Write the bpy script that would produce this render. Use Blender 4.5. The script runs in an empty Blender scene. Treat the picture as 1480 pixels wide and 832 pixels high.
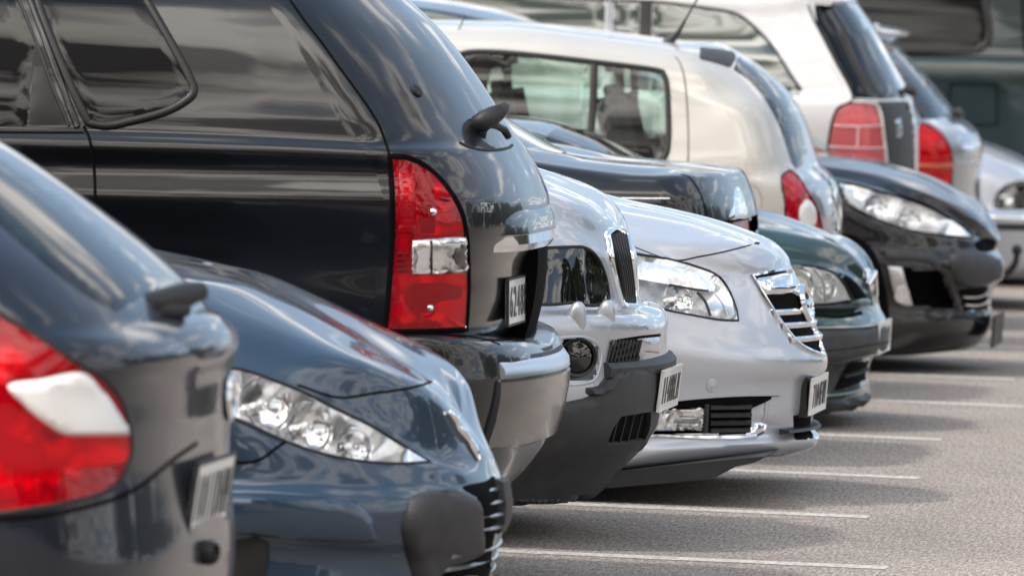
import bpy, bmesh, math, random
from mathutils import Vector, Matrix, noise
from mathutils.bvhtree import BVHTree
from mathutils.geometry import delaunay_2d_cdt
S = bpy.context.scene
C = S.collection
random.seed(7)
R = math.radians

# ------------------------------------------------------------------ camera
W, H, F, CX, CY = 1480.0, 832.0, 13270.0, 740.0, 416.0
TH, ROLL, HC = R(7.5), R(2.0), 2.0
PITCH = math.atan((416 + 116) / F)
EYE = Vector((0, 0, HC))
f0 = Vector((-math.sin(TH), math.cos(TH), 0))
rt = Vector((math.cos(TH), math.sin(TH), 0))
zz = Vector((0, 0, 1))
FW = f0 * math.cos(PITCH) - zz * math.sin(PITCH)
u0 = f0 * math.sin(PITCH) + zz * math.cos(PITCH)
RX = rt * math.cos(ROLL) + u0 * math.sin(ROLL)
UP = u0 * math.cos(ROLL) - rt * math.sin(ROLL)
cam = bpy.data.objects.new('camera', bpy.data.cameras.new('camera'))
C.objects.link(cam); S.camera = cam
cam.matrix_world = Matrix(((RX.x, UP.x, -FW.x, 0), (RX.y, UP.y, -FW.y, 0), (RX.z, UP.z, -FW.z, HC), (0, 0, 0, 1)))
cam.data.sensor_fit = 'HORIZONTAL'; cam.data.sensor_width = 36; cam.data.lens = 36 * F / W
cam.data.clip_start = 1; cam.data.clip_end = 5000
cam.data.dof.use_dof = True; cam.data.dof.focus_distance = 29.6; cam.data.dof.aperture_fstop = 6.5

# ------------------------------------------------------------------ sky + sun
SUN_EL, SUN_AZ = R(53), R(-111)          # azimuth measured from +Y towards +X
sd = Vector((math.sin(SUN_AZ) * math.cos(SUN_EL), math.cos(SUN_AZ) * math.cos(SUN_EL), math.sin(SUN_EL)))
CLOUD_SEED = 33.0
wd = bpy.data.worlds.new('World'); S.world = wd; wd.use_nodes = True
nt = wd.node_tree; N = nt.nodes; LK = nt.links
for n in list(N): N.remove(n)
def wn(t, **kw):
    n = N.new(t)
    for k, v in kw.items(): setattr(n, k, v)
    return n
out = wn('ShaderNodeOutputWorld'); bg = wn('ShaderNodeBackground')
sky = wn('ShaderNodeTexSky', sky_type='NISHITA', sun_disc=False, sun_elevation=SUN_EL, sun_rotation=SUN_AZ)
sky.air_density = 1.0; sky.dust_density = 1.5
# a broken cloud layer seen in perspective: noise on a flat deck overhead, crowding towards the horizon
tc = wn('ShaderNodeTexCoord'); sx = wn('ShaderNodeSeparateXYZ'); LK.new(tc.outputs['Generated'], sx.inputs[0])
def mth(op, a_, b_):
    n = wn('ShaderNodeMath', operation=op)
    for i, v in enumerate((a_, b_)):
        if isinstance(v, (int, float)): n.inputs[i].default_value = v
        else: LK.new(v, n.inputs[i])
    return n.outputs[0]
zc = mth('ADD', mth('MAXIMUM', sx.outputs[2], 0.0), .16)
cx_ = wn('ShaderNodeCombineXYZ'); LK.new(mth('DIVIDE', sx.outputs[0], zc), cx_.inputs[0]); LK.new(mth('DIVIDE', sx.outputs[1], zc), cx_.inputs[1]); cx_.inputs[2].default_value = CLOUD_SEED
nz = wn('ShaderNodeTexNoise'); nz.inputs['Scale'].default_value = 2.0; nz.inputs['Detail'].default_value = 5; nz.inputs['Roughness'].default_value = .5
LK.new(cx_.outputs[0], nz.inputs['Vector'])
cr = wn('ShaderNodeValToRGB'); cr.color_ramp.elements[0].position = .40; cr.color_ramp.elements[1].position = .64
cov = mth('ADD', nz.outputs['Fac'], mth('ADD', mth('MULTIPLY', mth('MAXIMUM', mth('SUBTRACT', sx.outputs[2], .6), 0.0), -.45), mth('ADD', mth('MULTIPLY', sx.outputs[1], -.13), .03)))
LK.new(cov, cr.inputs['Fac'])
cc = wn('ShaderNodeValToRGB'); ce = cc.color_ramp.elements
ce[0].position = .45; ce[0].color = (15, 14.2, 13.2, 1); ce[1].position = .66; ce[1].color = (2.8, 2.4, 2.3, 1)
ck = ce.new(.545); ck.color = (52, 48, 43, 1)
LK.new(cov, cc.inputs['Fac'])
veil = wn('ShaderNodeMixRGB'); veil.inputs[0].default_value = .55; LK.new(sky.outputs[0], veil.inputs[1]); veil.inputs[2].default_value = (5.4, 7.7, 10.6, 1)     # thin high haze
dv = wn('ShaderNodeVectorMath', operation='DOT_PRODUCT'); LK.new(tc.outputs['Generated'], dv.inputs[0]); dv.inputs[1].default_value = sd
ph = mth('ADD', mth('MULTIPLY', mth('POWER', mth('MAXIMUM', dv.outputs['Value'], 0.0), 2.0), 1.7), .50)       # forward scatter
cs = wn('ShaderNodeMixRGB', blend_type='MULTIPLY'); cs.inputs[0].default_value = 1; LK.new(cc.outputs['Color'], cs.inputs[1])
cg = wn('ShaderNodeCombineXYZ'); [LK.new(ph, cg.inputs[i]) for i in range(3)]; LK.new(cg.outputs[0], cs.inputs[2])
mx = wn('ShaderNodeMixRGB'); LK.new(cr.outputs['Color'], mx.inputs[0]); LK.new(veil.outputs[0], mx.inputs[1]); LK.new(cs.outputs['Color'], mx.inputs[2])
LK.new(mx.outputs[0], bg.inputs['Color']); bg.inputs['Strength'].default_value = .13
LK.new(bg.outputs[0], out.inputs['Surface'])
sl = bpy.data.lights.new('sun', 'SUN'); sl.energy = 2.7; sl.angle = R(4); sl.color = (1, .95, .88)
so = bpy.data.objects.new('sun', sl); C.objects.link(so)
so.rotation_euler = (-sd).to_track_quat('-Z', 'Y').to_euler()
S.view_settings.view_transform = 'Standard'; S.view_settings.look = 'None'; S.view_settings.exposure = 0.0; S.view_settings.gamma = 1
S.render.engine = 'CYCLES'

# ------------------------------------------------------------------ projection helpers
def ray(px, py): return FW + RX * ((px - CX) / F) + UP * ((CY - py) / F)
def atY(px, py, Y):
    d = ray(px, py); return EYE + d * (Y / d.y)
def atZ(px, py, Z=0.0):
    d = ray(px, py); return EYE + d * ((Z - HC) / d.z)
def proj(P):
    v = P - EYE; d = v.dot(FW); return CX + F * v.dot(RX) / d, CY - F * v.dot(UP) / d
def interp(line, x):
    n = len(line)
    if x <= line[0][0]: i = 0
    elif x >= line[-1][0]: i = n - 2
    else:
        i = max(j for j in range(n - 1) if line[j][0] <= x)
    if n == 1: return line[0][1]
    (x0, y0), (x1, y1) = line[i], line[i + 1]
    h = x1 - x0; t = (x - x0) / h
    def sl_(a, b): return (line[b][1] - line[a][1]) / (line[b][0] - line[a][0])
    d = sl_(i, i + 1)
    def tan(j):
        if j == 0: return sl_(0, 1)
        if j == n - 1: return sl_(n - 2, n - 1)
        a, b = sl_(j - 1, j), sl_(j, j + 1)
        return 0 if a * b <= 0 else 2 * a * b / (a + b)
    m0, m1 = tan(i), tan(i + 1)
    if t < 0: return y0 + m0 * (x - x0)
    if t > 1: return y1 + m1 * (x - x1)
    return (2*t**3 - 3*t*t + 1)*y0 + (t**3 - 2*t*t + t)*h*m0 + (-2*t**3 + 3*t*t)*y1 + (t**3 - t*t)*h*m1
def smooth(pts, closed=True, n=7):
    """Catmull-Rom through 2-D or 3-D points; a trailing 's' marks a corner."""
    P = [(Vector(p[:-1]), True) if p[-1] == 's' else (Vector(p), False) for p in pts]
    m = len(P); o = []
    for i in range(m if closed else m - 1):
        p1, s1 = P[i]; p2, s2 = P[(i + 1) % m]
        p0 = P[i - 1][0] if (closed or i > 0) else p1 * 2 - p2
        p3 = P[(i + 2) % m][0] if (closed or i + 2 < m) else p2 * 2 - p1
        if s1: p0 = p1 * 2 - p2
        if s2: p3 = p2 * 2 - p1
        if s1 and s2:
            for k in range(n): o.append(p1.lerp(p2, k / n))
            continue
        for k in range(n):
            t = k / n
            o.append(.5 * ((2*p1) + (p2 - p0)*t + (2*p0 - 5*p1 + 4*p2 - p3)*t*t + (3*p1 - p0 - 3*p2 + p3)*t**3))
    if not closed: o.append(P[-1][0].copy())
    return o
def inside(poly, x, y):
    r = False; j = len(poly) - 1
    for i in range(len(poly)):
        xi, yi = poly[i][0], poly[i][1]; xj, yj = poly[j][0], poly[j][1]
        if (yi > y) != (yj > y) and x < (xj - xi) * (y - yi) / (yj - yi) + xi: r = not r
        j = i
    return r
def pdist(poly, x, y):
    b = 1e9; p = Vector((x, y))
    for i in range(len(poly)):
        a = poly[i - 1]; c = poly[i]; d = c - a; l = d.length_squared
        t = 0 if l < 1e-12 else max(0, min(1, (p - a).dot(d) / l))
        b = min(b, (a + d * t - p).length)
    return b

# ------------------------------------------------------------------ materials
MATS = {}
def mat(name, base, rough=.5, metal=0.0, coat=0.0, spec=.5, bump=None, speck=None, coatr=.03, ior=None):
    m = bpy.data.materials.new(name); m.use_nodes = True; MATS[name] = m
    t = m.node_tree; b = t.nodes['Principled BSDF']
    b.inputs['Base Color'].default_value = (*base, 1); b.inputs['Roughness'].default_value = rough
    b.inputs['Metallic'].default_value = metal; b.inputs['Coat Weight'].default_value = coat
    b.inputs['Coat Roughness'].default_value = coatr; b.inputs['Specular IOR Level'].default_value = spec
    if ior: b.inputs['IOR'].default_value = ior
    tcn = t.nodes.new('ShaderNodeTexCoord')
    if speck:      # slight unevenness of dust / grain in the colour
        n = t.nodes.new('ShaderNodeTexNoise'); n.inputs['Scale'].default_value = speck[0]; n.inputs['Detail'].default_value = 4
        t.links.new(tcn.outputs['Object'], n.inputs['Vector'])
        r = t.nodes.new('ShaderNodeValToRGB'); a = speck[1]
        r.color_ramp.elements[0].position = .3; r.color_ramp.elements[1].position = .7
        r.color_ramp.elements[0].color = (*[c * (1 - a) for c in base], 1); r.color_ramp.elements[1].color = (*[min(1, c * (1 + a)) for c in base], 1)
        t.links.new(n.outputs['Fac'], r.inputs['Fac']); t.links.new(r.outputs['Color'], b.inputs['Base Color'])
    if bump:
        n = t.nodes.new('ShaderNodeTexNoise'); n.inputs['Scale'].default_value = bump[0]; n.inputs['Detail'].default_value = 3
        t.links.new(tcn.outputs['Object'], n.inputs['Vector'])
        bp = t.nodes.new('ShaderNodeBump'); bp.inputs['Strength'].default_value = bump[1]; bp.inputs['Distance'].default_value = .002
        t.links.new(n.outputs['Fac'], bp.inputs['Height']); t.links.new(bp.outputs[0], b.inputs['Normal'])
    return m
def paint(name, base, metal=.0, rough=.3, coat=1.0, dust=.12):
    m = mat(name, base, rough, metal, coat, .25, None, (3.0, dust), .025)
    t = m.node_tree; b = t.nodes['Principled BSDF']       # faint road film dulls the clear coat unevenly
    n = t.nodes.new('ShaderNodeTexNoise'); n.inputs['Scale'].default_value = 9; n.inputs['Detail'].default_value = 6
    tcn = t.nodes.new('ShaderNodeTexCoord'); t.links.new(tcn.outputs['Object'], n.inputs['Vector'])
    mr = t.nodes.new('ShaderNodeMapRange'); mr.inputs[1].default_value = .35; mr.inputs[2].default_value = .75; mr.inputs[3].default_value = .015; mr.inputs[4].default_value = .09
    t.links.new(n.outputs['Fac'], mr.inputs[0]); t.links.new(mr.outputs[0], b.inputs['Coat Roughness'])
    n2 = t.nodes.new('ShaderNodeTexNoise'); n2.inputs['Scale'].default_value = 2.2; n2.inputs['Detail'].default_value = 1.5; t.links.new(tcn.outputs['Object'], n2.inputs['Vector'])
    bp = t.nodes.new('ShaderNodeBump'); bp.inputs['Strength'].default_value = 1; bp.inputs['Distance'].default_value = .011      # pressed-steel waviness
    t.links.new(n2.outputs['Fac'], bp.inputs['Height']); t.links.new(bp.outputs[0], b.inputs['Normal']); t.links.new(bp.outputs[0], b.inputs['Coat Normal'])
    return m
def clear(name, tint, ior=1.5, rough=.01, haze=0.0, hazecol=(.8, .8, .8)):
    m = bpy.data.materials.new(name); m.use_nodes = True; MATS[name] = m
    t = m.node_tree; t.nodes.remove(t.nodes['Principled BSDF'])
    o = t.nodes['Material Output']
    tr = t.nodes.new('ShaderNodeBsdfTransparent'); tr.inputs[0].default_value = (*tint, 1)
    g = t.nodes.new('ShaderNodeBsdfGlossy'); g.inputs['Roughness'].default_value = rough
    fr = t.nodes.new('ShaderNodeFresnel'); fr.inputs[0].default_value = ior
    a = tr
    if haze:
        d = t.nodes.new('ShaderNodeBsdfDiffuse'); d.inputs[0].default_value = (*hazecol, 1)
        mm = t.nodes.new('ShaderNodeMixShader'); mm.inputs[0].default_value = haze
        t.links.new(tr.outputs[0], mm.inputs[1]); t.links.new(d.outputs[0], mm.inputs[2]); a = mm
    mxs = t.nodes.new('ShaderNodeMixShader')
    t.links.new(fr.outputs[0], mxs.inputs[0]); t.links.new(a.outputs[0], mxs.inputs[1]); t.links.new(g.outputs[0], mxs.inputs[2])
    t.links.new(mxs.outputs[0], o.inputs['Surface'])
    return m
black_paint = paint('black_paint', (.0028, .003, .0045), 0, .3, .75)
navy_paint = paint('navy_paint', (.008, .012, .028), .1, .3)
slate_paint = paint('slate_paint', (.026, .050, .084), .45, .32)
silver_paint = paint('silver_paint', (.40, .425, .47), .45, .36, 1, .04)
silver_paint2 = paint('pale_silver_paint', (.45, .475, .525), .45, .36, 1, .04)
green_paint = paint('green_paint', (.004, .024, .017), .1, .3)
beige_paint = paint('beige_paint', (.44, .424, .396), .1, .4, 1, .03)
white_paint = paint('white_paint', (.55, .55, .565), 0, .4, 1, .02)
grey_paint = paint('grey_paint', (.30, .32, .35), .45, .36, 1, .05)
teal_paint = paint('teal_paint', (.016, .03, .031), .3, .32)
anth_paint = paint('anthracite_paint', (.006, .009, .018), 0, .3, .75)
black_plastic = mat('black_plastic', (.018, .018, .02), .48, 0, 0, .4, (900, .25), (20, .2))
grey_plastic = mat('grey_plastic', (.032, .033, .036), .55, 0, 0, .4, (900, .3), (14, .2))
rubber = mat('rubber', (.012, .012, .013), .6, 0, 0, .35)
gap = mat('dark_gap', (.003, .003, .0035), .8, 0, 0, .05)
dark_glass = mat('privacy_glass', (.004, .0045, .005), .02, 0, 0, .32)
green_glass = mat('tinted_glass', (.03, .05, .042), .02, 0, 0, .5, None, None, .03, 2.1)
chrome = mat('chrome', (.82, .83, .85), .1, 1.0, 0, .5, None, (18, .08))
cover_metal = mat('bumper_metal', (.075, .07, .068), .22, .6, .5)
maroon = mat('maroon_plastic', (.10, .002, .006), .3, 0, .4)
satin = mat('satin_metal', (.62, .63, .65), .28, 1.0)
bowl = mat('reflector', (.95, .95, .96), .22, .8)
lampwhite = mat('lamp_plastic', (.75, .75, .74), .25, 0, .6)
clear_lens = clear('clear_lens', (.97, .98, .98))
milky_lens = clear('milky_lens', (.92, .94, .93), 1.5, .04, .25, (.8, .82, .78))
smoke_lens = clear('smoked_lens', (.42, .43, .45), 1.9)
smoke_back = mat('smoked_reflector', (.16, .16, .17), .3, .6)
red_lens = clear('red_lens', (.88, .008, .045), 1.45, .03, .30, (.62, .003, .018))
pink_lens = clear('pink_lens', (.9, .25, .28), 1.45, .03, .45, (.75, .2, .22))
cabin_glass = clear('cabin_glass', (.80, .89, .85), 1.6, .01)
plate_white = mat('plate_white', (.72, .72, .70), .35, 0, .3)
plate_ink = mat('plate_ink', (.05, .05, .055), .5)
seat_cloth = mat('seat_cloth', (.045, .06, .065), .9, 0, 0, .2, (300, .3))
trim_grey = mat('window_trim', (.010, .010, .010), .4, 0, 0, .35)
amber = mat('amber_plastic', (.42, .07, .02), .3, 0, .5)

# ------------------------------------------------------------------ mesh helpers
def mesh(name, verts, faces, m, parent=None, origin=None, smooth_=True, sharp=45, mats=None):
    me = bpy.data.meshes.new(name)
    o3 = origin or Vector((0, 0, 0))
    me.from_pydata([tuple(Vector(v) - o3) for v in verts], [], faces); me.update()
    for mm in (m if isinstance(m, list) else [m]): me.materials.append(mm)
    if smooth_:
        for p in me.polygons: p.use_smooth = True
        try: me.set_sharp_from_angle(angle=R(sharp))
        except Exception: pass
    o = bpy.data.objects.new(name, me); C.objects.link(o)
    if parent is not None: o.parent = parent
    return o
class Geo:
    def __init__(s): s.v = []; s.f = []
    def add(s, v, f):
        b = len(s.v); s.v += [Vector(p) for p in v]; s.f += [tuple(i + b for i in q) for q in f]
    def box(s, c, sx, sy, sz, M=None, bev=.12):
        """box with chamfered edges along its three axes (rounded look)."""
        b = min(sx, sy, sz) * bev
        bm = bmesh.new(); bmesh.ops.create_cube(bm, size=1)
        for v in bm.verts: v.co = Vector((v.co.x * sx, v.co.y * sy, v.co.z * sz))
        bmesh.ops.bevel(bm, geom=bm.edges[:], offset=b, segments=2, affect='EDGES')
        vs = []
        for i, v in enumerate(bm.verts):
            v.index = i; p = v.co.copy()
            if M: p = M @ p
            vs.append(p + Vector(c))
        s.add(vs, [[v.index for v in f.verts] for f in bm.faces]); bm.free()
    def tube(s, pts, r, n=8, cap=True):
        pts = [Vector(p) for p in pts]; m = len(pts)
        rs = r if isinstance(r, (list, tuple)) else [r] * m
        vs = []; fs = []; up = Vector((.13, .31, .94))
        for i, p in enumerate(pts):
            t = (pts[min(i + 1, m - 1)] - pts[max(i - 1, 0)]).normalized()
            a = t.cross(up)
            if a.length < .05: a = t.cross(Vector((1, 0, 0)))
            a.normalize(); b = t.cross(a)
            for k in range(n):
                q = 2 * math.pi * k / n
                vs.append(p + (a * math.cos(q) + b * math.sin(q)) * rs[i])
        for i in range(m - 1):
            for k in range(n):
                fs.append((i*n + k, i*n + (k+1) % n, (i+1)*n + (k+1) % n, (i+1)*n + k))
        if cap: fs.append(tuple(range(n - 1, -1, -1))); fs.append(tuple((m-1)*n + k for k in range(n)))
        s.add(vs, fs)
    def lathe(s, c, axis, prof, n=24):
        """prof: (radius, height along axis)"""
        ax = Vector(axis).normalized(); a = ax.cross(Vector((0.1, .2, .97))).normalized(); b = ax.cross(a)
        vs = []; fs = []; m = len(prof)
        for r_, h in prof:
            for k in range(n):
                q = 2 * math.pi * k / n
                vs.append(Vector(c) + ax * h + (a * math.cos(q) + b * math.sin(q)) * max(r_, 1e-4))
        for i in range(m - 1):
            for k in range(n):
                fs.append((i*n + k, i*n + (k+1) % n, (i+1)*n + (k+1) % n, (i+1)*n + k))
        s.add(vs, fs)
    def obj(s, name, m, parent=None, origin=None, sharp=45, smooth_=True): return mesh(name, s.v, s.f, m, parent, origin, smooth_, sharp)

# ------------------------------------------------------------------ car body: rows of the skin from the roof or bonnet centre down to the sill
NS, NC = 110, 60
GL = {}
def glyph(chx):
    """one character as a mesh, fitted to a unit box"""
    if chx in GL: return GL[chx]
    cu = bpy.data.curves.new('txt', 'FONT'); cu.body = chx; cu.extrude = .05
    to = bpy.data.objects.new('txt', cu); C.objects.link(to); me = bpy.data.meshes.new_from_object(to); C.objects.unlink(to); bpy.data.objects.remove(to)
    xs = [v.co.x for v in me.vertices]; ys = [v.co.y for v in me.vertices]; w = max(max(xs) - min(xs), .3); h = max(ys) - min(ys)
    cx, cy = (max(xs) + min(xs)) / 2, (max(ys) + min(ys)) / 2
    GL[chx] = ([((v.co.x - cx) / w, (v.co.y - cy) / h, 1 if v.co.z > 0 else -1) for v in me.vertices], [tuple(p.vertices) for p in me.polygons])
    return GL[chx]
class Car:
    def __init__(s, name, label, group, Y0, hw, mat_, rows, length=4.4, clampf=None, cat='car', barrel=(.03, 1.6)):
        s.Y0, s.hw, s.Yc, s.mat = Y0, hw, Y0 + hw, mat_
        r = bpy.data.objects.new(name, None); C.objects.link(r); s.root = r
        r['label'] = label; r['category'] = cat
        if group: r['group'] = group
        r.empty_display_size = .3
        noses = []
        for row in rows:
            npx, npy = row[0], row[1]; noses.append(atY(npx, npy, s.Yc))
        s.nx = max(p.x for p in noses)
        s.O = Vector((s.nx - length / 2, s.Yc, 0)); r.location = s.O
        xl = s.nx - length
        curves = []; sharp = []
        for row, nz_ in zip(rows, noses):
            npx, npy, dy0, k, n = row[:5]
            line = row[5] if len(row) > 5 else None
            sharp.append(len(row) > 6 and row[6])
            z0 = nz_.z
            pts = []
            cols = []
            xs = nz_.x - k
            bb, bl = barrel; bb = min(bb, max(0, (s.hw - dy0) * .6))      # the flank tucks in towards the end of the car
            for i in range(NS):
                t = i / NS; X_ = xs - (xs - xl) * (1 - t) ** 1.6; cols.append((X_, dy0 + bb * max(0, 1 - (xs - X_) / bl) ** 2))
            dy0 += bb
            for i in range(NC + 1):
                a = math.pi / 2 * i / NC
                T = math.sin(a) ** (2 / n); Q = max(0, math.cos(a)) ** (2 / n)
                cols.append((xs + k * T, dy0 + (s.hw - dy0) * (1 - Q)))
            for X, dY in cols:
                Y = Y0 + dY; z = z0
                if line:
                    for it in range(4):
                        px, py = proj(Vector((X, Y, z)))
                        lx = max(px, line[0][0])
                        yy = interp(line, lx)
                        if px > line[-1][0]:           # beyond the traced stretch ease to the centre profile
                            u = min(1, (px - line[-1][0]) / max(1, npx - line[-1][0])); u = u * u * (3 - 2 * u) * .5 + u * .5
                            yy = line[-1][1] * (1 - u) + npy * u
                        z = atY(px, yy + (px - lx) * .035, Y).z
                if clampf: z = min(z, clampf(s.nx - X))
                pts.append(Vector((X, Y, z)))
            curves.append(pts)
        m = len(curves); ncol = len(curves[0])
        grid = []
        for i in range(m - 1):
            d = max((curves[i][c] - curves[i+1][c]).length for c in range(NS - 6, ncol, 6))
            ns = max(2, min(12, int(d / .014)))
            for q in range(ns):
                t = q / ns; rowp = []
                for c in range(ncol):
                    p1, p2 = curves[i][c], curves[i+1][c]
                    p0 = curves[i-1][c] if i > 0 and not sharp[i] else p1 * 2 - p2
                    p3 = curves[i+2][c] if i + 2 < m and not sharp[i+1] else p2 * 2 - p1
                    # chord-scaled tangents keep unequal rows from overshooting
                    l0 = max((p1-p0).length, 1e-4) ** .5; l1 = max((p2-p1).length, 1e-4) ** .5; l2 = max((p3-p2).length, 1e-4) ** .5
                    m1 = (p1-p0)/l0 - (p2-p0)/(l0+l1) + (p2-p1)/l1; m2 = (p2-p1)/l1 - (p3-p1)/(l1+l2) + (p3-p2)/l2
                    m1 *= l1; m2 *= l1
                    rowp.append(p1*(2*t**3-3*t*t+1) + m1*(t**3-2*t*t+t) + p2*(-2*t**3+3*t*t) + m2*(t**3-t*t))
                grid.append(rowp)
        grid.append(curves[-1])
        s.grid = grid; s.ncol = ncol; s.cuts = []
        nr = len(grid)
        V = [p for rowp in grid for p in rowp]
        s.faces = [(r_*ncol + c, r_*ncol + c + 1, (r_+1)*ncol + c + 1, (r_+1)*ncol + c) for r_ in range(nr - 1) for c in range(ncol - 1)]
        s.V = V
        s.bvh = BVHTree.FromPolygons(V, s.faces)
    def hit(s, px, py):
        d = ray(px, py).normalized()
        loc, nrm, idx, dist = s.bvh.ray_cast(EYE, d)
        if loc is None: return None
        if nrm.dot(d) > 0: nrm = -nrm
        return loc, nrm
    def hitn(s, px, py, cx, cy):
        for t in (0, .02, .05, .1, .2, .35, .5):
            h = s.hit(px + (cx - px) * t, py + (cy - py) * t)
            if h: return h
        return None
    def cut(s, poly): s.cuts.append(poly)
    def finish(s, name='body'):
        """the skin, both sides, openings cut where lamps and windows sit"""
        P2 = [proj(v) for v in s.V] if s.cuts else None
        bbs = [((min(p.x for p in c), max(p.x for p in c), min(p.y for p in c), max(p.y for p in c)), c) for c in s.cuts]
        keep = []
        for f in s.faces:
            dead = False
            for bb, poly in bbs:
                q = P2[f[0]]
                if q[0] < bb[0] or q[0] > bb[1] or q[1] < bb[2] or q[1] > bb[3]: continue
                if all(inside(poly, *P2[i]) for i in f): dead = True; break
            if not dead: keep.append(f)
        n = len(s.V); V = list(s.V); ncol = s.ncol; nr = len(s.grid); idm = {}
        for i, v in enumerate(s.V):
            if i % ncol == ncol - 1 or i < ncol and abs(v.y - s.Yc) < 1e-5: idm[i] = i
            else: idm[i] = len(V); V.append(Vector((v.x, 2 * s.Yc - v.y, v.z)))
        fs = [f for f in keep] + [tuple(idm[i] for i in reversed(f)) for f in keep]
        for c in range(ncol - 1):       # floor pan
            a, b = (nr-1)*ncol + c, (nr-1)*ncol + c + 1
            q = [a, b, idm[b], idm[a]]
            q2 = []
            for i in q:
                if i not in q2: q2.append(i)
            if len(q2) > 2: fs.append(tuple(q2))
        loop = [r_*ncol for r_ in range(nr)]; lp = loop + [idm[i] for i in reversed(loop)]
        q2 = []
        for i in lp:
            if i not in q2: q2.append(i)
        fs.append(tuple(q2))
        fs2 = []
        for f in fs:                      # collapse degenerate quads at the row ends
            g = []
            for i in f:
                if not g or (V[i] - V[g[-1]]).length > 1e-5: g.append(i)
            if len(g) > 2 and (V[g[0]] - V[g[-1]]).length < 1e-5: g.pop()
            if len(g) > 2: fs2.append(tuple(g))
        bm = bmesh.new(); bv = [bm.verts.new(v - s.O) for v in V]
        for f in fs2:
            try: bm.faces.new([bv[i] for i in f])
            except ValueError: pass
        bmesh.ops.remove_doubles(bm, verts=bm.verts[:], dist=1e-4)
        bmesh.ops.recalc_face_normals(bm, faces=bm.faces[:])
        me = bpy.data.meshes.new(name)
        bmesh.ops.delete(bm, geom=[v for v in bm.verts if not v.link_faces], context='VERTS')
        bm.to_mesh(me); bm.free(); me.materials.append(s.mat)
        for p in me.polygons: p.use_smooth = True
        me.set_sharp_from_angle(angle=R(38))
        o = bpy.data.objects.new(name, me); C.objects.link(o); o.parent = s.root; s.body = o
        return o
    def mirror(s, o, parent=None):
        """the same part on the far flank"""
        c = o.copy(); C.objects.link(c); c.parent = parent or s.root; c.scale.y = -1
        for ch in [q for q in o.children]:
            d = ch.copy(); C.objects.link(d); d.parent = c
        return c
    # --- a patch lying on the skin inside a traced outline
    def panel(s, name, poly, m, off=.004, edge=3.0, res=7, parent=None, depth=None, facet=0.0, skirt=.006, sharp=45, flat=False, corrug=None, mirror=False, sm=True, relax=0, holes=()):
        P = smooth(poly) if sm else [Vector(p) for p in poly]
        cx = sum(p.x for p in P) / len(P); cy = sum(p.y for p in P) / len(P)
        pts = list(P)
        x0, x1 = min(p.x for p in P), max(p.x for p in P); y0, y1 = min(p.y for p in P), max(p.y for p in P)
        j = 0; y = y0 + res * .5
        while y < y1:
            x = x0 + res * (.5 if j % 2 else .9)
            while x < x1:
                jx, jy = (x + random.uniform(-.3, .3) * res, y + random.uniform(-.3, .3) * res) if facet else (x, y)
                if inside(P, jx, jy) and pdist(P, jx, jy) > res * .35: pts.append(Vector((jx, jy)))
                x += res
            y += res; j += 1
        nb = len(P)
        HP = [smooth(h_) for h_ in holes]
        if HP: pts = P + [p for p in pts[nb:] if not any(inside(h_, p.x, p.y) or pdist(h_, p.x, p.y) < res * .4 for h_ in HP)]
        con = [(i, (i + 1) % nb) for i in range(nb)]
        for h_ in HP:
            b0 = len(pts); pts += h_; con += [(b0 + i, b0 + (i + 1) % len(h_)) for i in range(len(h_))]
        rv, re_, rf, ov, oe, of = delaunay_2d_cdt([p.xy for p in pts], con, [] if HP else [list(range(nb))], 0 if HP else 1, 1e-4)
        vs = []; nrm = []
        for p in rv:
            h = s.hitn(p.x, p.y, cx, cy)
            if h is None: h = (atY(p.x, p.y, s.Y0), Vector((0, -1, 0)))
            d = pdist(P, p.x, p.y)
            e = min(1, d / edge) if edge else 1
            e = e * (2 - e)
            o_ = off * e
            if depth is not None: o_ = -depth * min(1, d / (edge * 4 if edge else 1)) ** .6 + off * .3
            if facet: o_ += random.uniform(-facet, facet) * (1 if d > 1 else 0)
            if corrug and d > 3.0: o_ += corrug[1] * math.sin((p.x * corrug[2] + p.y * corrug[3]) / corrug[0] * 2 * math.pi)
            vs.append(h[0] + h[1] * o_); nrm.append(h[1])
        fs = [tuple(f) for f in rf]
        if HP:
            def cen(f): return sum(rv[i].x for i in f) / len(f), sum(rv[i].y for i in f) / len(f)
            fs = [f for f in fs if inside(P, *cen(f)) and not any(inside(h_, *cen(f)) for h_ in HP)]
        if relax:
            nbr = [set() for _ in vs]; cnt = {}
            for f in fs:
                for i in range(len(f)):
                    a, b = f[i], f[(i + 1) % len(f)]; nbr[a].add(b); nbr[b].add(a); k_ = (min(a, b), max(a, b)); cnt[k_] = cnt.get(k_, 0) + 1
            fix = {i for k_, n_ in cnt.items() if n_ == 1 for i in k_}
            for it in range(relax):
                nv = list(vs)
                for i in range(len(vs)):
                    if i in fix or not nbr[i]: continue
                    av = Vector((0, 0, 0))
                    for j_ in nbr[i]: av += vs[j_]
                    d_ = (av / len(nbr[i]) - vs[i]); nv[i] = vs[i] + nrm[i] * (d_.dot(nrm[i]) * .6)
                vs = nv
        # orient towards the viewer
        fo = []
        for f in fs:
            a, b, c = vs[f[0]], vs[f[1]], vs[f[2]]
            if (b - a).cross(c - a).dot(nrm[f[0]]) < 0: f = tuple(reversed(f))
            fo.append(f)
        if skirt:
            ed = {}
            for f in fo:
                for i in range(len(f)):
                    a, b = f[i], f[(i + 1) % len(f)]
                    ed[(a, b)] = 1
            bd = [(a, b) for (a, b) in ed if (b, a) not in ed]; mp_ = {}
            for a, b in bd:
                for i in (a, b):
                    if i not in mp_: mp_[i] = len(vs); vs.append(vs[i] - nrm[i] * (skirt + off)); nrm.append(nrm[i])
            for a, b in bd: fo.append((b, a, mp_[a], mp_[b]))
        o = mesh(name, vs, fo, m, parent or s.root, s.O, not flat, sharp)
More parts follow.
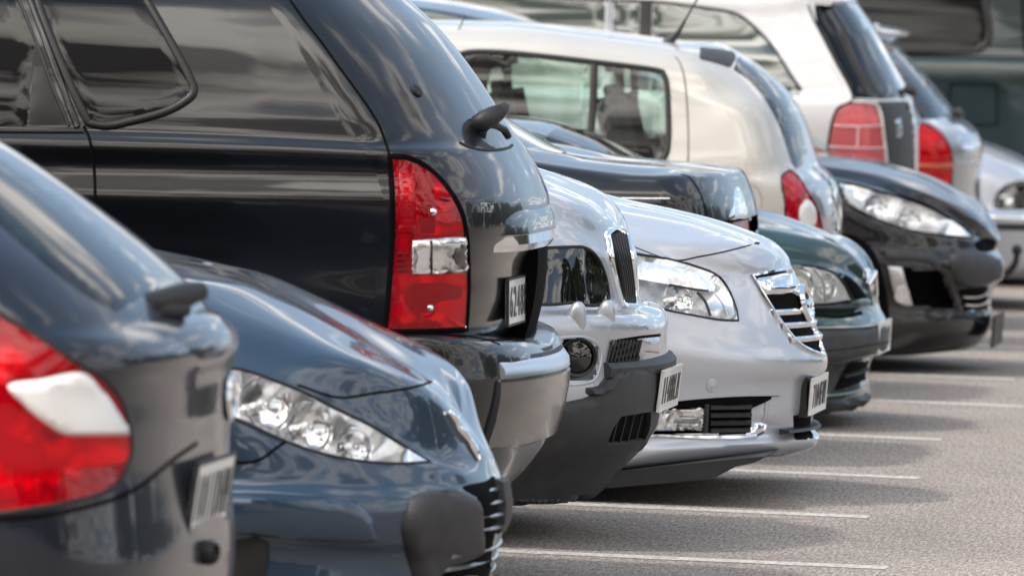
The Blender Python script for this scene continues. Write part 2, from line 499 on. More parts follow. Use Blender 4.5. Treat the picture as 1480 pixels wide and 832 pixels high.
        if mirror: s.mirror(o)
        return o
    # --- a moulding or a joint running along the skin
    def strip(s, name, line, w, m, h=.004, parent=None, closed=False, sm=True, n=6, mirror=False, sink=.004, round_=True):
        P = smooth(line, closed, n) if sm else [Vector(p) for p in line]
        cx = sum(p.x for p in P) / len(P); cy = sum(p.y for p in P) / len(P)
        pts = []
        for p in P:
            hh = s.hitn(p.x, p.y, cx, cy)
            if hh: pts.append(hh)
        if len(pts) < 2:
            print('STRIP MISSES', s.root.name, name); return None
        prof = [(-.5, -sink), (-.46, h * .45), (-.25, h), (.25, h), (.46, h * .45), (.5, -sink)] if round_ else [(-.5, -sink), (-.5, h), (.5, h), (.5, -sink)]
        vs = []; fs = []; k = len(prof); mth = len(pts)
        for i, (p, nn) in enumerate(pts):
            a = pts[i - 1][0] if (closed or i) else p; b = pts[(i + 1) % mth][0] if (closed or i < mth - 1) else p
            t = (b - a)
            if t.length < 1e-7: t = Vector((1, 0, 0))
            t.normalize(); sd_ = nn.cross(t).normalized()
            ww = w(i / max(1, mth - 1)) if callable(w) else w
            for u, hh in prof: vs.append(p + sd_ * (u * ww) + nn * hh)
        for i in range(mth if closed else mth - 1):
            j = (i + 1) % mth
            for q in range(k - 1): fs.append((i*k + q, j*k + q, j*k + q + 1, i*k + q + 1))
        if not closed: fs.append(tuple(range(k))); fs.append(tuple((mth-1)*k + q for q in reversed(range(k))))
        o = mesh(name, vs, fs, m, parent or s.root, s.O, True, 50)
        if mirror: s.mirror(o)
        return o
    def geo(s, name, g, m, parent=None, sharp=45, mirror=False, smooth_=True):
        o = g.obj(name, m, parent or s.root, s.O, sharp, smooth_)
        if mirror: s.mirror(o)
        return o
    # --- a bar across the end of the car, bowed in plan; profile given as pixels at the centre plane
    def bar(s, name, prof, half, bow, m, parent=None, ny=18, sharp=40, y0=None, pw=2.0):
        A = [atY(px, py, s.Yc) for px, py in prof]; k = len(A)
        vs = []; fs = []
        ylo = -half if y0 is None else y0
        for i in range(ny + 1):
            yy = ylo + (half - ylo) * i / ny; dx = -bow * abs(yy / half) ** pw
            for p in A: vs.append(Vector((p.x + dx, s.Yc + yy, p.z)))
        for i in range(ny):
            for q in range(k): fs.append((i*k + q, i*k + (q+1) % k, (i+1)*k + (q+1) % k, (i+1)*k + q))
        fs.append(tuple(reversed(range(k)))); fs.append(tuple(ny*k + q for q in range(k)))
        o = mesh(name, vs, fs, m, parent or s.root, s.O, True, sharp)
        b = bmesh.new(); b.from_mesh(o.data); bmesh.ops.recalc_face_normals(b, faces=b.faces[:]); b.to_mesh(o.data); b.free()
        o.data.set_sharp_from_angle(angle=R(sharp))
        return o
    def plate(s, px, y_top, y_bot, text, tilt=0.0, half=.26, dy=0.0, m=None, frame=None):
        """number plate standing on the centre plane; y_top / y_bot are its edges there"""
        a = atY(px, y_top, s.Yc + dy); b = atY(px, y_bot, s.Yc + dy)
        hgt = a.z - b.z; c = (a + b) / 2
        M = Matrix.Rotation(tilt, 3, 'Y')
        g = Geo(); g.box(c, .010, half * 2, hgt, M, .3)
        pl = s.geo('number_plate', g, m or plate_white)
        g = Geo(); e = .007
        for yy, zz_, sy, sz in ((0, hgt/2, half*2 + e*2, e), (0, -hgt/2, half*2 + e*2, e), (half, 0, e, hgt), (-half, 0, e, hgt)):
            g.box(c + M @ Vector((.002, yy, zz_)), .011, sy, sz, M, .2)
        s.geo('plate_frame', g, frame or plate_white, pl)
        nchr = len(text); pitch = half * 1.8 / max(1, nchr)
        for i, chx in enumerate(text):
            me = glyph(chx)
            y_ = (i - (nchr - 1) / 2) * pitch; kx = pitch * .72; kz = hgt * .66
            vs = [c + M @ Vector((.006 + v[2] * .0015, y_ + v[0] * kx, v[1] * kz)) for v in me[0]]
            mesh('plate_character', vs, me[1], plate_ink, pl, s.O, False)
        return pl
    def lamp(s, name, poly, inner, lens, depth=.03, facet=.006, res=8, seal=.006, back=bowl, bulbs=(), mirror=True, sealm=None, dome=.006):
        """lamp unit: cut in the skin, faceted reflector behind a clear or coloured lens"""
        P = smooth(poly); gp = []
        for i in range(len(P)):
            t_ = (P[(i + 1) % len(P)] - P[i - 1]); n_ = Vector((t_.y, -t_.x)).normalized() if t_.length > 0 else Vector((0, 0))
            q_ = P[i] + n_ * 1.0
            gp.append(P[i] - n_ * 2.5 if inside(P, q_.x, q_.y) else P[i] + n_ * 2.5)
        s.cut(gp)
        o = s.panel(name, poly, back, .002, 3, res, None, depth, facet, 0, 20, False)
        for p in o.data.polygons: p.use_smooth = True
        o.data.set_sharp_from_angle(angle=R(80))
        for bx, by, br, bd in bulbs:
            h = s.hit(bx, by)
            if h:
                ax = h[1].lerp(Vector((0, -1, 0)), .5).normalized(); ax = (ax + Vector((.45, 0, .02))).normalized()
                g = Geo(); c0 = h[0] - h[1] * (depth * .75)
                g.lathe(c0, ax, [(br, bd*.55), (br*1.04, bd*.6), (br, bd*.52), (br*.85, bd*.2), (br*.6, .004), (br*.3, -.004), (.012, -.004), (.012, .03), (.006, .036), (0, .037)])
                g.obj('lamp_bowl', chrome, o, s.O)
        if seal:
            s.strip('lamp_seal', [(p.x, p.y) for p in P], seal, sealm or rubber, .0035, o, True, False)
        s.panel(name + '_lens', poly, lens, dome, 5, res * 1.4, o, None, 0, .0, 45, False, None, False, True, 2)
        for q in inner: q(o)
        if mirror: s.mirror(o)
        return o
    def wheels(s, xf, r=.31, only=None):
        zc = r
        for side in (-1, 1):
            for t in xf:
                c = Vector((s.nx - t, s.Yc + side * (s.hw - .13), zc)); ax = Vector((0, side, 0))
                g = Geo(); g.lathe(c, ax, [(r*.62, -.1), (r*.9, -.11), (r*.98, -.085), (r, -.05), (r, .05), (r*.98, .085), (r*.9, .105), (r*.66, .1), (r*.63, .09)], 36)
                w_ = s.geo('wheel', g, rubber)
                g = Geo(); g.lathe(c, ax, [(r*.63, .09), (r*.6, .085), (r*.57, .05), (r*.2, .06), (.03, .075), (0, .075)], 24)
                for k in range(5):
                    a = 2 * math.pi * k / 5; d = Vector((math.cos(a), 0, math.sin(a)))
                    g.tube([c + ax*.075 + d*.03, c + ax*.085 + d*r*.58], [.03, .045], 6)
                s.geo('rim', g, satin, w_)
    def cabin(s, prof, belt, roof_from, roof_to, roofm, inset=(.06, .2, .3), glassm=None):
        """glasshouse: profile of centre-plane pixels front to back (or back to front); belt height in metres"""
        A = smooth(prof, False, 6); P = [atY(p.x, p.y, s.Yc) for p in A]
        x0 = roof_from; x1 = roof_to
        V = []; n = 9
        for p in P:
            for q in range(n):
                if q < 3: t = q / 2; dy = inset[0] + (inset[1] - inset[0]) * t; z = belt + (p.z - .05 - belt) * t
                else:
                    a = (q - 2) / (n - 3) * math.pi / 2; dy = inset[1] + (s.hw - inset[1]) * (1 - math.cos(a)) ** 1.0; z = p.z - .05 + .05 * math.sin(a)
                if q < 3: z = min(z, p.z)
                V.append(Vector((p.x, s.Y0 + dy, z)))
        m = len(P)
        full = V + [Vector((v.x, 2*s.Yc - v.y, v.z)) for v in V]
        gl = []; rf = []
        for i in range(m - 1):
            px = A[i].x
            for q in range(n - 1):
                f = (i*n + q, i*n + q + 1, (i+1)*n + q + 1, (i+1)*n + q)
                tgt = rf if (min(x0, x1) <= px <= max(x0, x1) and q >= 2) else gl
                tgt.append(f); tgt.append(tuple(i_ + len(V) for i_ in reversed(f)))
        o = mesh('glasshouse', full, gl, glassm or dark_glass, s.root, s.O)
        o2 = mesh('roof', full, rf, roofm, s.root, s.O)
        for ob in (o, o2):
            b = bmesh.new(); b.from_mesh(ob.data); bmesh.ops.delete(b, geom=[v for v in b.verts if not v.link_faces], context='VERTS')
            bmesh.ops.remove_doubles(b, verts=b.verts[:], dist=1e-4); bmesh.ops.recalc_face_normals(b, faces=b.faces[:]); b.to_mesh(ob.data); b.free()
        return o, o2
def off(line, d): return [(x, y + d) for x, y in line]
def hatch_clamp(roof=9.0, w0=2.5, w1=3.4, hood=1.05, front=.82, L=4.4):
    def f(t):
        if t < w0: return 99
        if t < w1: return 2.0 + (hood - 2.0) * (t - w0) / (w1 - w0)
        return hood + (front - hood) * (t - w1) / (L - w1)
    return f
#__CARS__
# ------------------------------------------------------------------ setting: asphalt, bay lines, trees across the road (they show in the paint)
def ground_mat():
    m = bpy.data.materials.new('asphalt'); m.use_nodes = True
    t = m.node_tree; b = t.nodes['Principled BSDF']; L = t.links
    tcn = t.nodes.new('ShaderNodeTexCoord')
    def nzs(scale, det, sx, sy, rough=.6):
        mpn = t.nodes.new('ShaderNodeMapping'); mpn.inputs['Scale'].default_value = (sx, sy, 1)
        L.new(tcn.outputs['Object'], mpn.inputs[0])
        n = t.nodes.new('ShaderNodeTexNoise'); n.inputs['Scale'].default_value = scale; n.inputs['Detail'].default_value = det; n.inputs['Roughness'].default_value = rough
        L.new(mpn.outputs[0], n.inputs['Vector']); return n
    a = nzs(85, 4, 1, .12, .7); c = nzs(.7, 7, 1, .5, .65); d = nzs(140, 2, 1, .14)
    r = t.nodes.new('ShaderNodeValToRGB'); e = r.color_ramp.elements
    e[0].position = .30; e[0].color = (.15, .127, .110, 1); e[1].position = .70; e[1].color = (.48, .43, .39, 1)
    k = e.new(.5); k.color = (.31, .274, .246, 1)
    L.new(a.outputs['Fac'], r.inputs['Fac'])
    r2 = t.nodes.new('ShaderNodeValToRGB'); r2.color_ramp.elements[0].position = .3; r2.color_ramp.elements[0].color = (.66, .65, .65, 1); r2.color_ramp.elements[1].position = .7; r2.color_ramp.elements[1].color = (1.15, 1.13, 1.1, 1)
    L.new(c.outputs['Fac'], r2.inputs['Fac'])
    r3 = t.nodes.new('ShaderNodeValToRGB'); r3.color_ramp.elements[0].position = .36; r3.color_ramp.elements[0].color = (.5, .5, .5, 1); r3.color_ramp.elements[1].position = .52; r3.color_ramp.elements[1].color = (1, 1, 1, 1)
    L.new(d.outputs['Fac'], r3.inputs['Fac'])
    m1 = t.nodes.new('ShaderNodeMixRGB'); m1.blend_type = 'MULTIPLY'; m1.inputs[0].default_value = 1
    L.new(r.outputs[0], m1.inputs[1]); L.new(r2.outputs[0], m1.inputs[2])
    m2 = t.nodes.new('ShaderNodeMixRGB'); m2.blend_type = 'MULTIPLY'; m2.inputs[0].default_value = 1
    L.new(m1.outputs[0], m2.inputs[1]); L.new(r3.outputs[0], m2.inputs[2])
    L.new(m2.outputs[0], b.inputs['Base Color'])
    b.inputs['Roughness'].default_value = .9; b.inputs['Specular IOR Level'].default_value = .25
    bp = t.nodes.new('ShaderNodeBump'); bp.inputs['Strength'].default_value = .5; bp.inputs['Distance'].default_value = .004
    L.new(a.outputs['Fac'], bp.inputs['Height']); L.new(bp.outputs[0], b.inputs['Normal'])
    return m
asph = ground_mat()
o = mesh('ground', [(-400, -400, 0), (400, -400, 0), (400, 500, 0), (-400, 500, 0)], [(0, 1, 2, 3)], asph); o['kind'] = 'structure'
def line_mat():
    m = bpy.data.materials.new('line_paint'); m.use_nodes = True; t = m.node_tree; b = t.nodes['Principled BSDF']; L = t.links
    tcn = t.nodes.new('ShaderNodeTexCoord'); mpn = t.nodes.new('ShaderNodeMapping'); mpn.inputs['Scale'].default_value = (1, .2, 1)
    L.new(tcn.outputs['Object'], mpn.inputs[0])
    n = t.nodes.new('ShaderNodeTexNoise'); n.inputs['Scale'].default_value = 45; n.inputs['Detail'].default_value = 4; n.inputs['Roughness'].default_value = .7
    L.new(mpn.outputs[0], n.inputs['Vector'])
    r = t.nodes.new('ShaderNodeValToRGB'); e = r.color_ramp.elements; e[0].position = .36; e[0].color = (.31, .274, .246, 1); e[1].position = .66; e[1].color = (.54, .515, .48, 1)
    L.new(n.outputs['Fac'], r.inputs['Fac']); L.new(r.outputs[0], b.inputs['Base Color']); b.inputs['Roughness'].default_value = .8
    return m
lm = line_mat()
BAY = [(795, 710, 1282), (728, 820, 1255), (680.5, 1090, 1328), (628, 1190, 1360), (578.5, 1270, 1500), (540, 1270, 1465), (500, 1440, 1510)]
for k, (py, px, xe) in enumerate(BAY):
    a = atZ(px, py); b_ = atZ(xe, py + (xe - px) * .044)
    x1 = b_.x; x0 = x1 - 4.9; y = a.y; w = .075
    g = Geo(); nseg = 30; up_ = []; lo_ = []
    rr = random.Random(k)
    for i in range(nseg + 1):
        x = x0 + (x1 - x0) * i / nseg
        up_.append(Vector((x, y + w + rr.uniform(-.006, .006), .0015))); lo_.append(Vector((x, y - w + rr.uniform(-.006, .006), .0015)))
    v = up_ + lo_; fs = [(nseg + 1 + i, nseg + 2 + i, i + 1, i) for i in range(nseg)]
    o = mesh('bay_line', v, fs, lm, None, None, False); o['kind'] = 'structure'
leafm = mat('leaves', (.035, .05, .022), .7, 0, 0, .2, None, (1.5, .4)); barkm = mat('bark', (.06, .045, .035), .9)
g = Geo()
rr = random.Random(3)
for i in range(76):
    x = -75 + i * 3.1 + rr.uniform(-1.3, 1.3); y = -27 + rr.uniform(-4, 4)
    if i >= 46: x = 26 + (i - 46) * .5 + rr.uniform(-2, 2); y = 40 + (i - 46) * 4.4
    hgt = rr.uniform(5.5, 10.5) * (1 if i % 7 else .6); wd_ = rr.uniform(1.6, 3)
    for q in range(320):
        th = rr.uniform(0, 6.28); u = rr.uniform(-1, 1); rad = rr.uniform(.55, 1) ** .6; s_ = math.sqrt(1 - u * u)
        c = Vector((x + wd_ * rad * s_ * math.cos(th), y + wd_ * rad * s_ * math.sin(th), hgt * (.55 + .45 * u * rad)))
        e = rr.uniform(.45, .95); a1 = Vector((rr.uniform(-1, 1), rr.uniform(-1, 1), rr.uniform(-1, 1))).normalized(); a2 = a1.cross(Vector((rr.uniform(-1, 1), rr.uniform(-1, 1), rr.uniform(-1, 1)))).normalized()
        g.add([c - a1*e, c + a2*e*.7, c + a1*e, c - a2*e*.7], [(0, 1, 2, 3)])
    g.tube([(x, y, 0), (x + .1, y, hgt * .6)], [.2, .1], 6)
o = g.obj('far_trees', leafm, None, None, 45, False); o['kind'] = 'stuff'
GRP = 'cars parked side by side in the row'
# ================================================================== dark hatchback, tail towards us, nearest
A = Car('parked_hatchback', 'dark hatchback nearest the camera with pointed red and white rear lamp', GRP, 20.0, .9, anth_paint, [
    (-70, 182, .9, .02, 2), (-62, 186, .45, .15, 2), (-48, 194, .26, .25, 2.2), (0, 222, .2, .3, 2.3), (115, 305, .135, .32, 2.4), (200, 376, .075, .34, 2.6), (255, 432, .04, .34, 2.6),
    (273, 458, .03, .33, 2.7), (299, 478, .02, .33, 2.8, None), (310, 496, .01, .33, 2.8), (310, 518, .0, .33, 2.8), (300, 545, 0, .32, 2.8), (298, 600, 0, .31, 2.8), (296, 660, 0, .31, 2.8), (300, 730, -.01, .32, 2.8), (306, 800, -.01, .33, 2.8),
    (298, 880, 0, .33, 2.8), (280, 1010, .04, .33, 2.8)], 4.3, hatch_clamp(9, 2.5, 3.4, 1.0, .75, 4.3))
A.panel('rear_window', [(-120, 240, 's'), (-40, 292), (40, 362), (110, 418), (168, 452, 's'), (208, 428), (236, 414, 's'), (200, 378), (115, 307), (30, 245), (-60, 192, 's')], dark_glass, .003, 3, 12)
t = A.lamp('tail_lamp', [(-160, 400, 's'), (-60, 425), (0, 454), (60, 488), (110, 522), (148, 545), (176, 580), (190, 632), (186, 668), (162, 706), (110, 724), (40, 736), (-40, 746), (-160, 752, 's')], (), red_lens, .06, .014, 22, .012)
A.panel('reverse_lens', [(10, 556), (60, 548), (118, 538), (146, 560), (172, 596), (188, 624), (180, 630, 's'), (140, 630), (96, 628), (66, 612), (36, 588)], lampwhite, .016, 8, 9, t)
A.finish()
A.bar('tailgate_ledge', [(276, 452), (304, 462), (322, 486), (323, 506), (314, 516), (286, 512), (262, 470)], .60, .10, anth_paint)
g = Geo()
def pt(car, px, py, y): return atY(px, py, y)
y0 = A.Yc - .16
g.tube([pt(A, 168, 444, y0 - .18), pt(A, 215, 436, y0 - .1), pt(A, 262, 428, y0), pt(A, 292, 420, y0 + .05)], [.01, .024, .032, .022], 8)
g.tube([pt(A, 200, 442, y0 - .12), pt(A, 240, 448, y0 - .05), pt(A, 268, 446, y0)], [.014, .03, .02], 8)
A.geo('rear_wiper', g, black_plastic)
A.bar('handle_recess', [(226, 548), (292, 548), (302, 558), (300, 600), (284, 606), (228, 606)], .44, .04, black_plastic)
A.plate(304, 662, 764, '1011DHM', .12, .26, 0, None, grey_plastic)
g = Geo(); c = atY(306, 798, A.Yc - .1); g.lathe(c, (1, -.3, 0), [(.028, -.05), (.03, .0), (.022, .012), (.018, .0), (0, 0)]); A.geo('parking_sensor', g, black_plastic)
A.strip('bumper_joint', [(-60, 752), (60, 745), (160, 722), (205, 700), (250, 664), (285, 640)], .012, gap, .002)
g = Geo(); c = atY(331, 575, A.Yc + .03); g.lathe(c, (1, 0, .05), [(.05, -.01), (.055, .005), (.045, .012), (.04, .008), (0, .008)], 28); A.geo('emblem_disc', g, chrome)
A.wheels((.85, 3.45))

# ================================================================== slate car, nose out, second
B = Car('parked_car', 'slate blue car second from the camera with long swept clear headlamp and black bumper blocks', GRP, 23.9, .86, slate_paint, [
    (668, 600, .86, .0, 2, [(150, 356), (190, 363), (272, 380), (330, 391), (400, 421), (480, 462), (560, 512), (625, 551), (655, 580)]),
    (672, 606, .56, .12, 2, [(150, 366), (190, 374), (272, 391), (330, 404), (400, 432), (480, 472), (560, 519), (622, 556)]),
    (682, 620, .24, .3, 2, [(150, 410), (230, 424), (285, 441), (380, 472), (480, 510), (560, 546), (615, 572)]),
    (706, 656, .09, .6, 2, [(150, 480), (250, 505), (335, 528), (394, 545), (441, 563), (488, 585), (536, 608), (583, 637), (640, 672)]),
    (716, 688, .01, .66, 2, [(200, 585), (338, 602), (418, 638), (488, 659), (564, 668), (625, 668)]),
    (722, 706, -.012, .68, 2.1, [(200, 694), (320, 696), (440, 700), (520, 704)]),
    (726, 716, -.03, .69, 2.2, [(200, 708), (320, 710), (440, 714), (520, 724)]),
    (728, 745, -.035, .7, 2.2, [(200, 740), (320, 742), (540, 750)]),
    (722, 772, -.02, .7, 2.2, [(200, 766), (320, 770), (450, 780), (540, 786)]),
    (712, 800, -.002, .7, 2.2, [(200, 785), (320, 786), (450, 796), (540, 802)]),
    (704, 850, .0, .68, 2.2, [(200, 850), (540, 862)]),
    (690, 920, .05, .66, 2.2)], 4.2)
HL = [(325, 532, 's'), (350, 533), (394, 548), (441, 567), (488, 591), (536, 614), (583, 643), (622, 667, 's'), (564, 669), (488, 660), (418, 639), (338, 603), (322, 590)]
def bulbs(*a): return a
B.lamp('head_lamp', HL, (), clear_lens, .06, .014, 21, .008, bowl, [(385, 578, .075, .035), (452, 612, .07, .035), (520, 640, .055, .03)])
B.strip('bonnet_joint', [(430, 556), (488, 574), (540, 568), (583, 562), (610, 556), (626, 550)], .008, gap, .002)
B.strip('wing_joint', [(318, 664), (350, 668), (375, 664), (398, 648), (412, 638)], .009, gap, .002)
B.panel('bumper_moulding', [(180, 714, 's'), (320, 711), (440, 715), (508, 723), (534, 742), (544, 764), (540, 784), (450, 782), (320, 770), (180, 768, 's')], slate_paint, .028, 12, 8)
B.panel('bumper_block', [(590, 728), (600, 714), (640, 708), (662, 709), (690, 724), (696, 760), (694, 800), (640, 826), (630, 850), (605, 850), (586, 800), (580, 760)], grey_plastic, .03, 14, 8)
B.panel('grille_opening', [(668, 704), (700, 695), (716, 690), (720, 740), (712, 790), (706, 840), (646, 850), (640, 828), (692, 800), (697, 760), (692, 724)], gap, .004, 2, 7)
for yy, px, hf in ((704, 727, .30), (722, 733, .30), (740, 734, .30), (758, 731, .30), (790, 715, .44), (808, 710, .44), (826, 706, .44)):
    B.bar('grille_slat', [(px - 10, yy - 1), (px - 1, yy - 3), (px + 2, yy), (px - 1, yy + 3), (px - 10, yy + 4)], hf, .05, satin)
B.bar('bumper_overrider', [(722, 690), (734, 694), (739, 728), (737, 752), (729, 768), (718, 770)], .07, .004, grey_plastic)
g = Geo()
lx = [Vector(p) for p in ((656, 592), (664, 602), (668, 614), (676, 622), (684, 632), (690, 642), (696, 652), (700, 662))]
vs_ = []
for q in lx:
    h = B.hitn(q.x - 10, q.y + 4, 600, 640)
    if h: vs_.append(h[0] + h[1] * .006)
g.tube(vs_, [.006, .016, .010, .018, .012, .016, .010, .005][:len(vs_)], 7)
B.geo('bonnet_emblem', g, chrome)
B.finish(); B.wheels((.82, 3.4))
B.cabin([(-180, 160), (-60, 205), (60, 290), (180, 366)], .88, -700, -60, slate_paint)
g = Geo(); y0 = B.Yc - .2
g.tube([pt(B, 214, 390, y0 - .3), pt(B, 232, 392, y0 - .25), pt(B, 252, 400, y0 - .2)], [.008, .016, .008], 8); g.tube([pt(B, 274, 384, y0 + .25), pt(B, 300, 384, y0 + .3), pt(B, 318, 388, y0 + .3)], [.006, .01, .005], 8)
B.geo('washer_jet', g, satin)

# ================================================================== black people carrier, tail out, third
Cc = Car('parked_minivan', 'black people carrier with tall red tail lamp, rear wiper stalk and reflecting quarter panel', GRP, 26.4, .95, black_paint, [
    (520, -62, .95, .02, 2), (534, -50, .42, .2, 2), (552, -32, .27, .28, 2.2), (580, -2, .195, .32, 2.2), (620, 36, .152, .34, 2.2), (657, 80, .112, .35, 2.2), (692, 130, .076, .36, 2.2), (718, 172, .053, .36, 2.2),
    (738, 205, .040, .35, 2.3, [(0, 186), (300, 196), (540, 208)]),
    (746, 217, .018, .34, 2.4, [(0, 199), (125, 202), (400, 210), (556, 217)]),
    (752, 229, .012, .34, 2.4, [(0, 208), (125, 211), (400, 219), (556, 226)]),
    (764, 252, .022, .34, 2.5, [(0, 240), (300, 246), (560, 252)]),
    (775, 282, -.002, .34, 2.6, [(0, 276), (250, 280), (560, 284)]),
    (778, 292, -.003, .34, 2.6, [(0, 287), (250, 290), (560, 294)]),
    (779, 330, .008, .33, 2.7), (770, 352, .012, .33, 2.7), (757, 380, .014, .32, 2.8), (752, 430, .012, .32, 2.9), (737, 474, .01, .32, 3.0),
    (731, 484, .004, .32, 3.0, [(0, 478), (545, 482), (640, 481)], True),
    (785, 498, -.012, .36, 3.0, [(0, 490), (545, 491), (640, 491), (700, 497)]),
    (797, 520, -.014, .38, 3.0), (797, 548, -.014, .38, 3.0), (789, 590, -.01, .38, 3.0), (775, 640, 0, .38, 2.9), (749, 680, .02, .37, 2.8), (714, 715, .05, .36, 2.7)], 4.9, hatch_clamp(9, 2.9, 4.0, 1.12, .85, 4.9), 'car', (.10, 2.0))
Cc.panel('front_side_window', [(-60, -50, 's'), (20, -50, 's'), (25, 0), (50, 60, 's'), (44, 120), (39, 183, 's'), (-60, 184, 's')], dark_glass, .002, 2, 14)
Cc.panel('window_corner_trim', [(52, 64, 's'), (75, 120), (98, 181, 's'), (42, 182, 's'), (46, 120)], trim_grey, .004, 2, 12)
Cc.strip('door_pillar_trim', [(28, -40), (44, 0), (66, 60), (90, 125), (112, 184)], .022, black_paint, .008)
Cc.strip('door_pillar_trim', [(10, -40), (27, 0), (52, 60), (76, 125), (100, 182)], .010, black_plastic, .008)
QW = [(40, -60, 's'), (54, 0), (76, 60), (104, 128), (128, 178, 's'), (155, 182), (187, 176), (236, 163), (266, 148), (280, 133), (274, 112), (252, 70), (212, 0), (180, -60, 's')]
Cc.panel('rear_side_window', QW, dark_glass, .002, 2, 13)
Cc.strip('window_seal', QW, .026, trim_grey, .010, None, True)
Cc.strip('belt_trim', [(-60, 189), (60, 190), (121, 190)], .016, trim_grey, .007)
Cc.strip('door_joint', [(121, 182), (129, 200), (134, 225), (137, 260), (138, 320), (138, 420)], .010, gap, .0015)
Cc.strip('tailgate_joint', [(412, -10), (440, 30), (465, 62), (490, 97), (530, 152), (548, 182), (558, 208), (563, 224)], .009, gap, .0015)
TL = [(563, 225, 's'), (590, 228), (615, 240), (640, 262), (660, 290), (672, 322), (677, 370), (678, 420), (675, 476, 's'), (640, 478), (600, 479), (556, 479, 's'), (560, 440), (566, 360), (567, 290)]
t = Cc.lamp('tail_lamp', TL, (), red_lens, .04, .010, 13, .018, bowl, [(626, 306, .03, .02), (622, 446, .03, .02)], True, gap, .006)
def redbit(o): pass
Cc.panel('reverse_lens', [(595, 346, 's'), (674, 342, 's'), (676, 395, 's'), (594, 398, 's')], bowl, .012, 2, 5, t, None, 0, .012, 80, False, (9, .0035, .45, 1))
Cc.panel('reverse_cover', [(595, 346, 's'), (674, 342, 's'), (676, 395, 's'), (594, 398, 's')], clear_lens, .022, 2, 12, t)
Cc.panel('lamp_flutes', [(575, 248, 's'), (600, 250, 's'), (602, 338, 's'), (576, 338, 's')], red_lens, .012, 3, 4, t, None, 0, .0, 45, False, (7, .0015, 0, 1))
Cc.panel('lamp_spine', [(607, 246, 's'), (628, 252, 's'), (632, 300), (630, 338, 's'), (608, 338, 's'), (610, 300)], maroon, -.008, 0, 6, t, None, 0, 0)
Cc.panel('lamp_chamber', [(596, 410, 's'), (640, 408, 's'), (672, 414, 's'), (668, 432), (640, 436), (618, 452), (598, 446, 's')], maroon, -.008, 0, 6, t, None, 0, 0)
for yy in (366, 374, 382, 390): Cc.strip('lamp_rib', [(574, yy), (590, yy)], .005, maroon, .010, t, False, False)
for yy in (287, 322): 
    Cc.strip('lamp_rib', [(636, yy), (650, yy + 2)], .006, maroon, .008, t, False, False)
Cc.strip('lens_divider', [(622, 347), (621, 396)], .008, grey_plastic, .016, t, False, False)
Cc.panel('lamp_mask', [(652, 350, 's'), (671, 348, 's'), (673, 391, 's'), (660, 390, 's'), (648, 372)], smoke_back, .018, 1, 6, t, None, 0, 0)
Cc.finish()
h = Cc.hit(602, 132); g = Geo(); g.lathe(h[0], h[1], [(.022, -.003), (.02, .006), (.012, .008), (0, .006)]); Cc.geo('washer_nozzle', g, rubber)
# rear wiper stalk
y0 = Cc.hit(690, 180)[0].y - .02
g = Geo()
a = pt(Cc, 690, 180, y0); b = pt(Cc, 712, 168, y0 + .02); d = pt(Cc, 728, 155, y0 + .06)
g.tube([a + Vector((-.012, 0, -.012)), a, pt(Cc, 700, 174, y0), b, pt(Cc, 721, 162, y0 + .03), d, pt(Cc, 735, 152, y0 + .1)], [.016, .028, .031, .030, .024, .016, .006], 12)
g.tube([pt(Cc, 706, 180, y0), pt(Cc, 700, 190, y0), pt(Cc, 698, 202, y0), pt(Cc, 705, 214, y0 + .02)], [.010, .009, .009, .008], 8)
g.tube([pt(Cc, 706, 180, y0), pt(Cc, 718, 182, y0 + .05), pt(Cc, 729, 188, y0 + .1), pt(Cc, 735, 198, y0 + .12)], [.010, .011, .012, .011], 8)
Cc.geo('rear_wiper', g, black_plastic)
Cc.strip('window_base_seal', [(664, 206), (676, 212), (692, 216), (716, 217), (734, 214), (740, 210)], .010, rubber, .004)
# lettering on the tailgate
def badge(car, text, px0, py0, px1, py1, m, name='letter', ext=.004):
    w = (px1 - px0) / len(text)
    for i, chx in enumerate(text):
        x0, x1 = px0 + w * (i + .08), px0 + w * (i + .92)
        h0 = car.hit(x0, py1); h1 = car.hit(x1, py1); h2 = car.hit(x0, py0)
        if not (h0 and h1 and h2): continue
        ex = h1[0] - h0[0]; ez = h2[0] - h0[0]; nn = h0[1]
        gv, gf = glyph(chx)
        mesh(name, [h0[0] + ex * (.5 + v[0]) + ez * (.5 + v[1]) + nn * (ext if v[2] > 0 else -.004) for v in gv], gf, m, car.root, car.O, False)
badge(Cc, 'TCRDi', 677, 293, 715, 307, chrome, 'letter', .007)
# tailgate handle garnish with a chrome lip, plate recess under it
Cc.bar('handle_garnish', [(761, 290), (777, 298), (785, 312), (787, 334), (773, 338), (759, 332)], .66, .13, black_paint, None, 26, 40, None, 4.0)
Cc.bar('chrome_lip', [(759, 334), (784, 330), (786, 348), (779, 358), (757, 358)], .64, .13, chrome, None, 26, 40, None, 4.0)
g = Geo()
Cc.plate(749, 400, 466, '6248FK', -.03, .26, -.1, None, grey_plastic)
Cc.bar('plate_recess', [(733, 358), (776, 356), (776.5, 375), (775.5, 396), (773, 420), (769, 445), (763, 470), (756, 492), (733, 492)], .62, .05, gap, None, 14, 40, .02)
